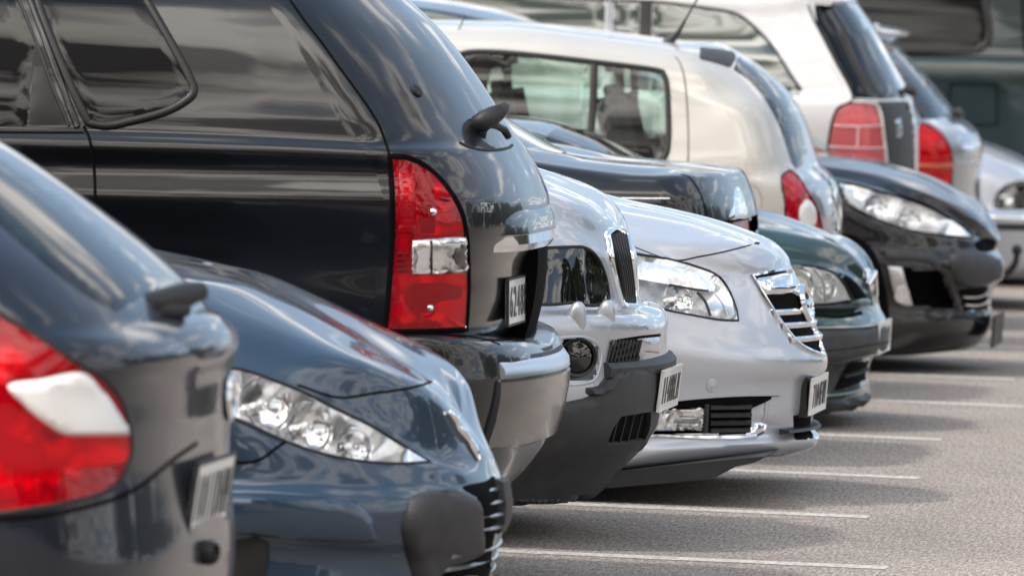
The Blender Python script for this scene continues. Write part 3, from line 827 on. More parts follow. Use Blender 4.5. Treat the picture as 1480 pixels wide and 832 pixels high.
# bumper: painted corner, bright step pad and metal-finish cover
Cc.bar('bumper_step', [(759, 492), (803, 512), (810, 522), (811, 534), (803, 536), (761, 506)], .66, .08, satin, None, 24, 40, None, 2.4)
for k in range(5):
    px = 764 + k * 8
    Cc.bar('step_rib', [(px, 490 + k * 4.2), (px + 3, 488 + k * 4.2), (px + 5, 493 + k * 4.2), (px + 1, 497 + k * 4.2)], .60, .07, grey_plastic, None, 14, 40, None, 2.4)
Cc.bar('bumper_cover', [(805, 536), (811, 540), (810, 560), (803, 596), (791, 632), (773, 640), (771, 560)], .68, .09, cover_metal, None, 24, 40, None, 2.6)
Cc.strip('bumper_joint', [(500, 484), (560, 485), (640, 483), (690, 488), (722, 497)], .008, gap, .002)
Cc.wheels((.95, 3.95), .34)
# ================================================================== silver off-roader, nose out
D = Car('parked_suv', 'silver off-roader with dark kidney grille, round fog lamp and grey plastic lower bumper', GRP, 28.9, .93, silver_paint, [
    (893, 324, .93, .0, 2, [(700, 232), (760, 250), (800, 266), (850, 289), (880, 311)]),
    (896, 328, .6, .12, 2, [(700, 236), (760, 254), (800, 270), (850, 294), (880, 316)]),
    (902, 338, .28, .3, 2, [(700, 262), (760, 278), (820, 298), (860, 318)]),
    (909, 354, .14, .5, 2.1, [(700, 308), (760, 318), (820, 328), (860, 345)]),
    (914, 374, .06, .55, 2.2, [(700, 350), (780, 353), (845, 355), (866, 368)]),
    (918, 436, .02, .55, 2.3, [(700, 440), (780, 441), (880, 436)]),
    (922, 446, .0, .55, 2.3, [(700, 448), (780, 449), (880, 446)]),
    (950, 458, -.02, .55, 2.5, [(700, 463), (780, 461), (880, 457), (930, 458)]),
    (956, 472, -.025, .55, 2.5, [(700, 474), (780, 472), (880, 468), (930, 470)]),
    (956, 500, -.02, .55, 2.5, [(700, 512), (880, 506)]),
    (958, 530, -.02, .55, 2.5), (958, 560, -.02, .55, 2.5), (952, 600, -.02, .55, 2.4), (936, 632, 0, .55, 2.3), (905, 660, .03, .55, 2.2), (860, 712, .08, .5, 2.2)], 4.6)
HD = [(770, 359, 's'), (820, 357), (846, 358), (864, 372), (876, 400), (881, 430, 's'), (872, 439), (850, 441), (828, 437), (800, 440), (770, 440, 's')]
D.lamp('head_lamp', HD, (), smoke_lens, .05, .004, 12, .011, smoke_back, [], True, rubber, .007)
KG = [(876, 338, 's'), (884, 332), (895, 331), (903, 340), (908, 358), (913, 395), (915, 430), (915, 442, 's'), (900, 441), (896, 434, 's'), (889, 405), (882, 372)]
D.panel('kidney_grille', KG, gap, .004, 2, 6)
for k in range(6):
    u = k / 5
    D.strip('grille_bar', [(880 + u * 20, 337 + abs(u - .45) * 8), (890 + u * 16, 375), (896 + u * 14, 405), (900 + u * 13, 438)], .012, black_plastic, .016, None, False, True, 5)
D.strip('kidney_frame', KG, .022, chrome, .014, None, True)
D.strip('bonnet_joint', [(846, 284), (866, 294), (880, 304), (889, 314)], .009, gap, .002)
for cx_, cy_ in ((834, 458), (876, 456)):
    h = D.hit(cx_, cy_ - 2) or D.hit(cx_ - 3, cy_ + 6)
    if h:
        g = Geo(); c = h[0]; e = .032
        pr = [(-e, .045), (e*.7, .045), (e*1.1, -.025), (-e*1.25, -.03)]
        M0 = Vector((.35, -1, .25)).normalized()
        g.lathe(c + Vector((.0, -.004, .004)), (.22, -.30, 1), [(.040, -.045), (.036, -.02), (.028, .012), (.019, .034), (.010, .042), (0, .043)], 16)
        D.geo('washer_cap', g, silver_paint)
FG = [(806, 493), (822, 487), (850, 489), (866, 500), (869, 520), (862, 545), (848, 553), (820, 556), (800, 556), (798, 520)]
P_ = smooth(FG); D.cut(P_)
o = D.panel('fog_recess', FG, silver_paint, .001, 3, 6, None, .06, 0, 0)
D.strip('recess_rim', FG, .012, silver_paint, .003, o, True)
h = D.hit(829, 516); g = Geo(); g.lathe(h[0] + Vector((0, .045, 0)), (.32, -1, 0), [(.055, -.02), (.066, .03), (.062, .045), (.054, .04), (.05, .015), (.03, .0), (0, -.002)], 28)
fo = D.geo('fog_lamp', g, black_plastic)
g = Geo(); g.lathe(h[0] + Vector((0, .045, 0)), (.32, -1, 0), [(.053, .03), (.03, .038), (0, .041)], 28); g.obj('fog_lens', smoke_lens, fo, D.O)
MI = [(878, 524, 's'), (884, 505), (893, 493, 's'), (925, 489, 's'), (924, 512, 's'), (926, 522, 's'), (900, 526)]
D.panel('mesh_intake', MI, gap, .002, 2, 6)
for k in range(9):
    D.strip('mesh_wire', [(884 + k * 5.2, 491), (876 + k * 5.2, 523)], .004, grey_plastic, .008, None, False, False)
    if k < 6: D.strip('mesh_wire', [(881 + k * 7, 494), (893 + k * 5.5, 522)], .004, grey_plastic, .008, None, False, False)
D.panel('tow_cover', [(927, 490, 's'), (954, 485, 's'), (956, 511, 's'), (929, 508, 's')], silver_paint, .006, 3, 6)
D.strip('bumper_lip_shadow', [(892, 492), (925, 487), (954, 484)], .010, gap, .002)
LB = [(700, 592, 's'), (780, 586), (824, 579), (852, 571), (868, 552), (880, 539), (900, 531), (932, 524), (955, 514), (964, 516, 's'), (963, 540), (958, 575, 's'), (950, 604), (944, 630), (934, 650), (914, 668), (892, 692), (872, 722, 's'), (790, 750), (700, 765, 's')]
IN = [(872, 637, 's'), (880, 616), (892, 599, 's'), (934, 593, 's'), (932, 616), (926, 631, 's'), (900, 636)]
D.panel('lower_bumper', LB, grey_plastic, .018, 8, 9, None, None, 0, .02, 45, False, None, False, True, 0, [IN])
D.panel('bumper_ledge', [(842, 562), (866, 556), (886, 536), (930, 527), (962, 517), (966, 524), (934, 535), (900, 541), (893, 552), (878, 569), (858, 574)], grey_plastic, .034, 10, 6)
D.panel('lower_intake', [(862, 642, 's'), (874, 612), (888, 594, 's'), (940, 587, 's'), (938, 616), (930, 638, 's'), (896, 644)], gap, .002, 2, 6)
for k in range(4): D.strip('intake_bar', [(892 + k * 11, 597), (882 + k * 11, 637)], .010, black_plastic, .010, None, False, False)
D.plate(967, 531, 589, '1148BLM', .10, .26)
D.bar('bumper_front', [(950, 512), (966, 514), (972, 522), (970, 534), (958, 538)], .66, .12, grey_plastic, None, 18, 40, None, 2.2)
D.finish(); D.wheels((.9, 3.7), .36)
D.cabin([(760, 252), (640, 190), (540, 110), (470, 70), (300, 55), (-200, 50), (-700, 60), (-1000, 150)], 1.13, 480, -720, silver_paint)

# ================================================================== silver saloon with chrome grille, nose out
E = Car('parked_saloon', 'silver saloon with chrome-barred grille, rectangular fog lamp and white plate', GRP, 31.4, .93, silver_paint2, [
    (1139, 385, .93, .0, 2, [(780, 262), (858, 285), (946, 303), (1017, 321), (1093, 348), (1128, 371)]),
    (1141, 388, .62, .14, 2, [(780, 268), (858, 290), (946, 308), (1017, 326), (1093, 354), (1126, 374)]),
    (1144, 393, .32, .4, 2, [(780, 300), (858, 318), (946, 340), (1017, 357), (1090, 384)]),
    (1150, 404, .2, .65, 2, [(780, 325), (860, 342), (920, 360), (975, 377), (1040, 398)]),
    (1158, 424, .09, .8, 2, [(780, 350), (860, 360), (920, 371), (1017, 392), (1054, 418)]),
    (1177, 478, .0, .88, 2, [(780, 415), (860, 428), (925, 440), (1000, 456), (1066, 466)]),
    (1189, 506, -.012, .9, 2, [(780, 470), (1000, 486), (1090, 502)]),
    (1194, 522, -.014, .9, 2.05, [(780, 500), (1000, 510), (1110, 520)]),
    (1192, 536, -.014, .9, 2.05, [(780, 530), (1000, 535), (1110, 540)]),
    (1182, 548, -.012, .9, 2.1), (1179, 570, -.01, .9, 2.1), (1177, 592, -.008, .9, 2.1, [(780, 596), (1000, 600), (1100, 602)]),
    (1172, 606, -.006, .9, 2.1), (1172, 622, -.01, .9, 2.1, [(780, 650), (1000, 636), (1080, 632)]), (1182, 634, -.012, .9, 2.1, [(780, 664), (864, 660), (1000, 646), (1105, 640)]), (1176, 645, .0, .9, 2.1, [(780, 682), (864, 676), (1000, 662), (1105, 652)]),
    (1130, 660, .05, .85, 2.1, [(780, 690), (864, 684), (1000, 670), (1105, 660)])], 4.7)
HE = [(890, 360, 's'), (922, 367), (970, 375), (1017, 389), (1040, 400), (1054, 420), (1064, 445), (1067, 463, 's'), (1040, 462), (1000, 455), (960, 447), (925, 437), (890, 428, 's')]
E.lamp('head_lamp', HE, (), clear_lens, .05, .008, 17, .008, bowl, [(985, 430, .06, .02)], True, rubber, .007)
E.panel('lamp_band', [(905, 372, 's'), (960, 380), (1015, 396), (1046, 414, 's'), (1040, 421, 's'), (1000, 414), (968, 409), (905, 398, 's')], bowl, -.010, 0, 5, None, None, 0, 0, 60, False, (9, .003, 1, .2))
E.strip('lamp_brow', [(968, 411), (1000, 417), (1024, 420)], .007, grey_plastic, .002)
E.strip('lamp_divider', [(1008, 422), (1020, 436), (1027, 456)], .010, grey_plastic, .001)
E.strip('lamp_divider', [(1034, 424), (1046, 440), (1052, 458)], .006, satin, .001)
E.strip('bonnet_joint', [(846, 322), (880, 340), (930, 362), (975, 376), (1010, 371), (1050, 363), (1097, 351), (1110, 350)], .006, gap, .0015)
GE = [(1085, 399, 's'), (1110, 393), (1146, 388, 's'), (1154, 404), (1164, 432), (1174, 466), (1181, 490), (1190, 514, 's'), (1168, 506), (1150, 494), (1130, 470), (1110, 440)]
E.panel('grille_opening', GE, gap, .003, 2, 6)
E.strip('grille_frame', GE, .014, chrome, .012, None, True)
E.panel('grille_top_bar', [(1090, 403, 's'), (1108, 398), (1145, 391, 's'), (1156, 425, 's'), (1130, 427), (1106, 427, 's')], chrome, .022, 7, 5)
for px, yy, hf, bw in ((1169, 447, .40, .088), (1177, 466, .38, .079), (1185, 486, .36, .07)):
    E.bar('grille_slat', [(px - 9, yy - 2), (px, yy - 4), (px + 3, yy - 1), (px + 2, yy + 4), (px - 9, yy + 5)], hf, bw, chrome)
g = Geo(); h = E.hit(1157, 437); g.lathe(h[0] + Vector((.018, 0, 0)), (1, -.12, .25), [(.062, -.02), (.07, .0), (.062, .014), (.054, .006), (.05, .004), (0, .004)], 28)
g.tube([h[0] + Vector((.03, -.055, -.01)), h[0] + Vector((.035, 0, .006)), h[0] + Vector((.035, .0, -.012)), h[0] + Vector((.03, .055, .01))], .008, 6)
E.geo('grille_emblem', g, chrome)
for px, py in ((1029, 557), (1160, 583)):
    h = E.hit(px, py); g = Geo(); g.lathe(h[0], h[1], [(.024, -.004), (.024, .002), (.02, .003), (.019, .0015), (.008, .003), (0, .004)], 20); E.geo('parking_sensor', g, silver_paint2)
FR = [(880, 598, 's'), (936, 590), (990, 581), (1060, 575), (1104, 575), (1110, 582), (1108, 604), (1102, 622), (1082, 629, 's'), (1000, 629), (880, 640, 's')]
PF = smooth(FR); E.cut(PF)
o = E.panel('fog_recess', FR, gap, .001, 3, 6, None, .05, 0, 0)
E.panel('recess_blank', [(1086, 580, 's'), (1108, 578, 's'), (1106, 602), (1098, 616), (1086, 618, 's')], silver_paint2, -.006, 2, 5, o)
E.strip('chrome_blade', [(900, 632), (945, 629), (1000, 631), (1060, 632), (1085, 630), (1100, 624), (1106, 612)], .016, chrome, .010)
E.panel('blade_tip', [(1076, 630, 's'), (1086, 616), (1098, 610), (1107, 613), (1102, 624), (1092, 630)], chrome, .010, 4, 5)
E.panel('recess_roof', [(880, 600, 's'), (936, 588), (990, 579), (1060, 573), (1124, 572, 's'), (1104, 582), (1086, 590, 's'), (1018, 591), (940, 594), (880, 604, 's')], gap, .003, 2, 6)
E.strip('recess_lip_shade', [(880, 597), (936, 589), (990, 580), (1060, 574), (1126, 572)], lambda t: .016 * (1 - t * .85), gap, .003)  # dark tapering strip, painted as the shade along the recess's top edge
t = E.panel('fog_lamp', [(900, 596, 's'), (945, 590), (1000, 588), (1018, 588, 's'), (1016, 622, 's'), (960, 622), (900, 626, 's')], bowl, .0, 2, 7, None, None, .005, 0, 20, True)
E.panel('fog_lens', [(900, 596, 's'), (945, 590), (1000, 588), (1018, 588, 's'), (1016, 622, 's'), (960, 622), (900, 626, 's')], clear_lens, .008, 3, 7, t)
for k in range(4): E.strip('lens_rib', [(984, 594 + k * 7.2), (1014, 594 + k * 7.2)], .004, satin, .010, t, False, False)
E.strip('lamp_frame', [(1021, 584), (1019, 626)], .020, grey_plastic, .010, None, False, False)
for k in range(4): E.strip('intake_slat', [(1025, 589 + k * 11), (1084 - k * .8, 588 + k * 11)], .021, black_plastic, .012, None, False, False)
E.panel('lower_intake', [(1146, 600, 's'), (1176, 596, 's'), (1176, 634, 's'), (1148, 638, 's')], gap, .002, 1.5, 4)
E.bar('intake_slat', [(1168, 612), (1182, 614), (1184, 618), (1168, 620)], .42, .06, black_plastic, None, 12, 40)
SP = [(780, 690, 's'), (864, 683), (1000, 669), (1106, 659, 's'), (1090, 668), (1050, 678), (1032, 690, 's'), (1000, 694), (864, 706), (780, 712, 's')]
vs = []
def under(car, poly, name, m, y0=.06, dz=0):
    """a flat under-tray panel hanging below the bumper edge, given by pixels at its own plane"""
    P = smooth(poly); n = len(P); g = Geo()
    a = [atY(p.x, p.y, car.Y0 + y0) for p in P]; b = [Vector((p.x, car.Yc * 2 - p.y, p.z)) for p in a]
    g.add(a + b, [tuple(range(n)), tuple(range(2*n - 1, n - 1, -1))] + [(i, n + i, n + (i+1) % n, (i+1) % n) for i in range(n)])
    return car.geo(name, g, m, None, 30)
under(E, SP, 'front_spoiler', black_plastic, .05)
E.plate(1182, 543, 594, '7104FNV', .05, .26)
E.bar('plate_holder', [(1164, 540), (1176, 540), (1176, 598), (1164, 598)], .25, .0, black_plastic, None, 4)
E.finish(); E.wheels((.95, 3.7), .33)
E.cabin([(800, 268), (640, 200), (520, 160), (420, 140), (200, 130), (-100, 140), (-400, 220), (-560, 260)], 1.0, 470, -160, silver_paint2)

# ================================================================== dark saloon, boot out, between the silver and the green car
Fc = Car('parked_saloon', 'dark blue-black saloon showing only its long boot and red lamp corner behind the silver bonnets', GRP, 33.9, .9, black_paint, [
    (1060, 249, .9, .0, 2, [(560, 190), (740, 206), (801, 218), (837, 226), (910, 235), (959, 239), (1040, 247)]),
    (1062, 250.5, .4, .1, 2.4, [(560, 194), (740, 212), (801, 222), (837, 230), (910, 238), (959, 242), (1020, 248)]),
    (1064, 253, .16, .2, 2.6, [(560, 206), (740, 224), (837, 239), (910, 247), (959, 250), (995, 250)]),
    (1067, 258, .06, .24, 2.6, [(560, 218), (740, 234), (837, 247), (910, 255), (985, 256)]),
    (1070, 266, .03, .25, 2.7, [(560, 232), (740, 250), (900, 265), (1000, 266)]),
    (1076, 284, .0, .25, 2.8, [(560, 262), (740, 276), (900, 284), (1000, 286)]),
    (1082, 308, -.005, .25, 2.8), (1084, 330, -.005, .25, 2.8), (1084, 352, 0, .25, 2.8), (1090, 372, -.01, .25, 2.8), (1090, 420, -.01, .25, 2.8), (1080, 470, .0, .25, 2.8), (1060, 560, .05, .25, 2.6)], 4.6)
Fc.strip('lamp_joint', [(985, 252), (996, 256), (1008, 272), (1016, 290), (1020, 306), (1022, 322)], .010, gap, .0015)
Fc.strip('waist_trim', [(780, 276), (860, 285), (930, 287), (968, 287)], .008, chrome, .003)
Fc.strip('bumper_joint', [(1020, 321), (1040, 321), (1056, 319), (1078, 314)], .009, gap, .002)
Fc.panel('chrome_corner', [(1064, 268), (1070, 272), (1076, 286), (1080, 304), (1079, 316), (1058, 319), (1054, 312), (1060, 296), (1061, 282)], chrome, .004, 3, 5, None, None, .0012)
t = Fc.lamp('tail_lamp', [(1052, 322, 's'), (1068, 319), (1082, 316, 's'), (1083, 336), (1080, 344, 's'), (1060, 336), (1050, 332, 's')], (), red_lens, .02, .004, 5, .006, bowl, [], False, gap)
Fc.finish(); Fc.wheels((1.0, 3.75), .32)
Fc.cabin([(815, 220), (776, 206), (740, 187), (690, 158), (640, 132), (560, 118), (400, 112), (200, 108), (0, 120), (-180, 200), (-240, 220)], 1.08, 640, 0, navy_paint)

# ================================================================== green hatchback, nose out
G_ = Car('parked_hatchback', 'dark green older car with blunt clouded headlamp and grey bumper strip', GRP, 36.4, .85, green_paint, [
    (1267, 426, .85, .0, 2, [(1000, 285), (1082, 304), (1120, 316), (1164, 331), (1216, 351), (1242, 374), (1260, 405)]),
    (1268, 429, .55, .12, 2, [(1000, 289), (1082, 308), (1120, 320), (1164, 336), (1216, 356), (1240, 378), (1258, 408)]),
    (1268, 433, .3, .4, 2, [(1000, 318), (1082, 332), (1120, 345), (1164, 360), (1210, 378), (1236, 400)]),
    (1268, 437, .15, .6, 2, [(1000, 358), (1082, 370), (1140, 381), (1172, 383), (1205, 387), (1231, 398), (1252, 416)]),
    (1268, 439, .07, .65, 2.1, [(1000, 380), (1100, 388), (1172, 390), (1210, 397), (1228, 408)]),
    (1269, 443, .01, .7, 2.1, [(1000, 440), (1170, 441), (1230, 439)]),
    (1271, 449, .0, .7, 2.1, [(1000, 450), (1170, 450), (1230, 449)]),
    (1273, 455, -.015, .62, 2.5, [(1000, 466), (1176, 466), (1251, 463)]),
    (1277, 463, -.02, .62, 2.5, [(1000, 474), (1176, 474), (1251, 471)]),
    (1278, 470, -.028, .62, 2.5, [(1000, 480), (1176, 480), (1251, 478)]),
    (1277, 508, -.028, .62, 2.5, [(1000, 524), (1196, 524), (1251, 514)]),
    (1259, 517, -.005, .62, 2.5, [(1000, 530), (1196, 530), (1251, 520)]),
    (1251, 540, .0, .62, 2.5), (1253, 552, -.004, .62, 2.5, [(1000, 568), (1193, 566)]), (1254, 564, -.006, .62, 2.5, [(1000, 578), (1193, 577)]), (1253, 578, -.006, .62, 2.5, [(1000, 594), (1200, 593)]), (1229, 590, .04, .62, 2.5)], 4.0)
G_.lamp('head_lamp', [(1090, 388, 's'), (1140, 384), (1172, 385), (1203, 393), (1220, 411), (1231, 434, 's'), (1200, 439), (1170, 440), (1090, 440, 's')], (), milky_lens, .035, .004, 7, .010, lampwhite, [(1150, 412, .08, .05), (1196, 414, .05, .04)], True, gap)
G_.strip('lamp_divider', [(1176, 388), (1188, 404), (1193, 436)], .008, satin, .007)
G_.panel('grille_opening', [(1210, 394), (1228, 400), (1243, 414), (1253, 430), (1252, 438), (1238, 436), (1228, 420), (1220, 406)], gap, .003, 2, 5)
G_.panel('grille_bar', [(1232, 434), (1246, 430), (1256, 432), (1254, 441), (1234, 444)], green_paint, .02, 4, 4)
G_.strip('lamp_base', [(1110, 446), (1170, 446), (1210, 446), (1236, 444)], .022, black_plastic, .02)
G_.strip('bumper_gap', [(1180, 456), (1215, 458), (1245, 452)], .02, gap, .004)
G_.panel('rub_strip', [(1080, 480, 's'), (1176, 476), (1251, 473), (1286, 464, 's'), (1288, 486), (1286, 508, 's'), (1251, 514), (1196, 524), (1080, 526, 's')], grey_plastic, .012, 4, 7)
G_.strip('strip_edge', [(1100, 477), (1176, 475), (1251, 472), (1284, 464)], .008, satin, .012)
G_.strip('strip_groove', [(1100, 507), (1196, 506), (1251, 499), (1284, 493)], .006, gap, .0135)
G_.panel('lower_intake', [(1200, 552), (1206, 535), (1230, 524, 's'), (1262, 519, 's'), (1262, 545, 's'), (1230, 558), (1205, 563)], gap, .003, 2, 5)
G_.panel('intake_blank', [(1190, 566, 's'), (1192, 545), (1204, 530), (1226, 524, 's'), (1214, 545), (1206, 562, 's')], grey_plastic, .006, 2, 5)
G_.strip('intake_slat', [(1216, 543), (1235, 538), (1258, 529)], .014, grey_plastic, .02)
G_.panel('chin_spoiler', [(1080, 584, 's'), (1193, 578), (1240, 572), (1263, 562, 's'), (1264, 577), (1244, 590), (1200, 597), (1080, 598, 's')], black_plastic, .015, 5, 6)
G_.strip('lip_highlight', [(1150, 573), (1200, 571), (1235, 566), (1262, 556)], .010, satin, .006)
g = Geo(); h = G_.hit(1256, 404); g.lathe(h[0], h[1], [(.045, -.01), (.05, .006), (.04, .012), (0, .01)], 20); g.tube([h[0] + Vector((0, -.06, -.02)), h[0] + Vector((.02, .02, .03)), h[0] + Vector((.02, .1, -.06))], .012, 6); G_.geo('bonnet_emblem', g, chrome)
G_.plate(1277, 464, 508, '240', .03, .25)
G_.finish(); G_.wheels((.8, 3.2), .29)
G_.cabin([(1010, 288), (900, 220), (840, 190), (760, 170), (600, 160), (400, 162), (200, 200), (100, 290)], 1.0, 820, 300, green_paint)
# ================================================================== beige van-like car, tail out, big side windows
NS = 220
Hc = Car('parked_van', 'beige small van with wide side windows, roof aerial and red lamp with round white insert', GRP, 38.9, .85, beige_paint, [
    (1036, 62, .85, .0, 2, [(400, 32), (560, 28), (640, 29), (720, 31), (780, 35), (860, 45), (950, 57), (1010, 64)]),
    (1050, 68, .45, .15, 2.4, [(400, 37), (600, 33), (720, 35), (860, 49), (950, 61), (1015, 70)]),
    (1066, 78, .26, .2, 2.6, [(400, 48), (600, 44), (720, 46), (860, 60), (950, 73), (1020, 86)]),
    (1088, 92, .16, .22, 2.8, [(400, 72), (600, 68), (760, 72), (945, 92), (1040, 108)]),
    (1112, 112, .12, .23, 2.8, [(400, 98), (600, 94), (760, 99), (945, 118), (1040, 134)]),
    (1143, 150, .075, .23, 2.8, [(400, 150), (600, 148), (965, 168)]),
    (1160, 190, .035, .23, 2.8, [(400, 190), (600, 190), (960, 208)]),
    (1169, 222, .005, .23, 2.8, [(400, 222), (600, 224), (960, 242)]),
    (1177, 242, -.005, .24, 2.8, [(400, 240), (600, 242), (1000, 262)]),
    (1198, 262, -.008, .25, 2.8), (1206, 290, -.01, .25, 2.8), (1209, 330, -.01, .25, 2.8), (1209, 370, -.01, .25, 2.8), (1217, 392, -.01, .25, 2.8), (1217, 450, -.01, .25, 2.8), (1207, 500, .01, .25, 2.8), (1188, 530, .05, .25, 2.8)], 4.0, hatch_clamp(9, 2.35, 3.1, 1.12, .9, 4.0))
W1 = [(650, 92), (668, 80), (700, 77), (760, 81, 's'), (855, 92, 's'), (853, 150), (846, 222, 's'), (780, 216), (700, 208), (640, 204), (634, 150)]
W2 = [(864, 93, 's'), (944, 104), (957, 112), (961, 140), (962, 200), (958, 222), (944, 233), (920, 231), (856, 224, 's'), (860, 150)]
allw = [(646, 92), (668, 78), (700, 75), (760, 79), (858, 90), (944, 101), (960, 110), (965, 140), (966, 200), (961, 226), (944, 237), (900, 232), (850, 226), (780, 220), (700, 212), (634, 206), (628, 150)]
Hc.cut([Vector((p.x + (3 if p.x > 800 else -3), p.y + (3 if p.y > 150 else -3))) for p in smooth(allw)])
for nm, w_ in (('side_window', W1), ('rear_quarter_window', W2)):
    o = Hc.panel(nm, w_, cabin_glass, -.004, 2, 12, None, None, 0, 0, 45, False, None, True)
Hc.strip('window_seal', allw, .026, trim_grey, .008, None, True, True, 6, True)
Hc.strip('window_pillar', [(859, 88), (857, 150), (850, 228)], .034, trim_grey, .006, None, False, True, 6, True)
Hc.strip('door_joint', [(976, 82), (983, 92), (989, 112), (993, 150), (995, 200), (994, 250)], .008, mat('seam_shadow', (.12, .09, .06), .7), .001)
Hc.panel('roof_cap', [(1012, 68, 's'), (1040, 71), (1066, 76, 's'), (1062, 88), (1056, 99, 's'), (1034, 92), (1010, 86, 's')], grey_plastic, .008, 3, 6)
Hc.panel('rear_glass_edge', [(1060, 101, 's'), (1067, 78, 's'), (1088, 90), (1117, 113), (1140, 147), (1157, 185), (1167, 220, 's'), (1160, 238), (1148, 246, 's'), (1141, 227), (1129, 190), (1112, 155), (1089, 123)], dark_glass, .004, 3, 6)
Hc.lamp('tail_lamp', [(1129, 258), (1134, 250), (1143, 246, 's'), (1152, 254), (1162, 268), (1177, 292), (1186, 318), (1188, 336, 's'), (1160, 328), (1136, 318, 's'), (1135, 300), (1132, 280)], (), red_lens, .02, .004, 6, .006, bowl, [], True, gap)
g = Geo(); h = Hc.hit(1166, 307)
Hc.panel('reverse_lens', [(1166, 288), (1174, 294), (1180, 308), (1179, 324), (1170, 330), (1160, 326), (1154, 314), (1155, 298)], lampwhite, .012, 5, 4)
Hc.panel('tailgate', [(1151, 247, 's'), (1177, 245), (1192, 248), (1205, 264), (1211, 290), (1213, 312), (1213, 345, 's'), (1192, 340, 's'), (1188, 318), (1178, 290), (1162, 264)], grey_paint, .005, 3, 5)
Hc.strip('fuel_flap', [(1069, 264), (1085, 266), (1097, 276), (1101, 292), (1098, 306), (1088, 314)], .006, mat('flap_joint', (.25, .22, .19), .7), .001)
g = Geo(); h = Hc.hit(980, 61) or Hc.hit(978, 66); p = Vector((h[0].x, Hc.Yc - .3, h[0].z))
a = Hc.bvh.ray_cast(Vector((p.x, Hc.Yc - .25, 5)), Vector((0, 0, -1)))[0]
g.tube([a + Vector((-.03, 0, -.01)), a + Vector((.0, 0, .02)), a + Vector((.025, 0, .05)), a + Vector((.05, 0, .1))], [.026, .018, .010, .006], 8)
g.tube([a + Vector((.05, 0, .1)), a + Vector((.22, 0, .42))], [.005, .003], 6)
Hc.geo('roof_aerial', g, black_plastic)
g = Geo(); a = Hc.bvh.ray_cast(Vector((atY(648, 60, Hc.Y0).x, Hc.Y0 + .28, 5)), Vector((0, 0, -1)))[0]
g.tube([a + Vector((-.02, 0, -.06)), a + Vector((.03, 0, .06))], [.004, .003], 6); Hc.geo('wing_aerial', g, black_plastic)
# seats inside: cushion, back and head restraint in front and rear rows
for row_, px in enumerate((742, 905)):
    for side in (-1, 1):
        c = atY(px, 215, Hc.Yc + side * .36); g = Geo()
        M = Matrix.Rotation(R(-14), 3, 'Y')
        g.box(Vector((c.x, c.y, 1.02)), .14, .46, .56, M, .35); g.box(Vector((c.x - .06, c.y, 1.42)), .09, .26, .18, M, .4); g.box(Vector((c.x - .28 + .5, c.y, .74)), .5, .46, .14, None, .35)
        g.tube([(c.x - .03, c.y - .06, 1.28), (c.x - .05, c.y - .06, 1.38)], .008, 6); g.tube([(c.x - .03, c.y + .06, 1.28), (c.x - .05, c.y + .06, 1.38)], .008, 6)
        Hc.geo('seat', g, seat_cloth)
g = Geo(); g.box(Vector((Hc.nx - 1.8, Hc.Yc, .9)), 3.0, 1.5, .03, None, .1); Hc.geo('cabin_floor', g, seat_cloth)
Hc.finish(); Hc.wheels((.7, 3.2), .3)

# ================================================================== black hatchback, nose out
NS = 110
I = Car('parked_hatchback', 'black car with long swept headlamp, open fog-lamp pocket and thick black bumper block', GRP, 41.4, .9, black_paint, [
    (1441, 340, .9, .0, 2, [(1000, 190), (1100, 207), (1168, 220), (1204, 222), (1262, 234), (1324, 252), (1367, 272), (1396, 291), (1425, 316)]),
    (1443, 343, .6, .12, 2, [(1000, 194), (1100, 211), (1168, 224), (1204, 226), (1262, 238), (1324, 256), (1367, 276), (1396, 295), (1424, 320)]),
    (1445, 347, .3, .4, 2, [(1000, 206), (1100, 222), (1168, 233), (1204, 239), (1262, 251), (1324, 273), (1367, 292), (1396, 311)]),
    (1445, 351, .19, .6, 2, [(1000, 218), (1100, 232), (1168, 244), (1212, 254), (1262, 266), (1324, 289), (1367, 308), (1404, 332)]),
    (1440, 358, .09, .7, 2.1, [(1000, 250), (1150, 258), (1212, 266), (1266, 277), (1310, 289), (1353, 306), (1388, 327)]),
    (1438, 364, .0, .75, 2.2, [(1000, 280), (1150, 284), (1223, 294), (1252, 310), (1295, 328), (1353, 340), (1404, 345)]),
    (1444, 371, -.012, .78, 2.2, [(1000, 340), (1150, 345), (1280, 356), (1370, 362)]),
    (1449, 384, -.015, .78, 2.3, [(1000, 380), (1280, 380), (1370, 380)]),
    (1448, 402, -.012, .78, 2.3), (1434, 418, -.005, .78, 2.3), (1430, 442, -.004, .78, 2.3), (1432, 462, -.01, .78, 2.3, [(1000, 470), (1290, 462), (1370, 462)]), (1428, 478, -.01, .78, 2.3, [(1000, 490), (1290, 486), (1380, 484)]),
    (1418, 494, .01, .76, 2.2, [(1000, 506), (1295, 508), (1380, 500)]), (1395, 506, .06, .74, 2.2, [(1000, 516), (1295, 514), (1380, 507)])], 4.4)
I.lamp('head_lamp', [(1211, 264, 's'), (1240, 269), (1266, 276), (1310, 288), (1353, 305), (1388, 326), (1406, 343, 's'), (1380, 341), (1353, 338), (1320, 333), (1295, 326), (1252, 309), (1223, 292, 's')], (), clear_lens, .05, .012, 15, .007, bowl, [(1268, 296, .06, .03), (1318, 314, .06, .03)], True, gap)
I.panel('grille_opening', [(1408, 352), (1422, 344), (1438, 346), (1440, 356), (1430, 364), (1414, 362)], gap, .004, 2, 4)
I.strip('bonnet_joint', [(1200, 252), (1252, 264), (1310, 284), (1353, 302), (1390, 325), (1411, 341)], .010, gap, .002)
I.panel('bumper_block', [(1371, 368), (1380, 363), (1411, 363), (1436, 371), (1446, 378), (1446, 400), (1432, 408), (1412, 413), (1384, 413), (1376, 392)], grey_plastic, .03, 8, 6)
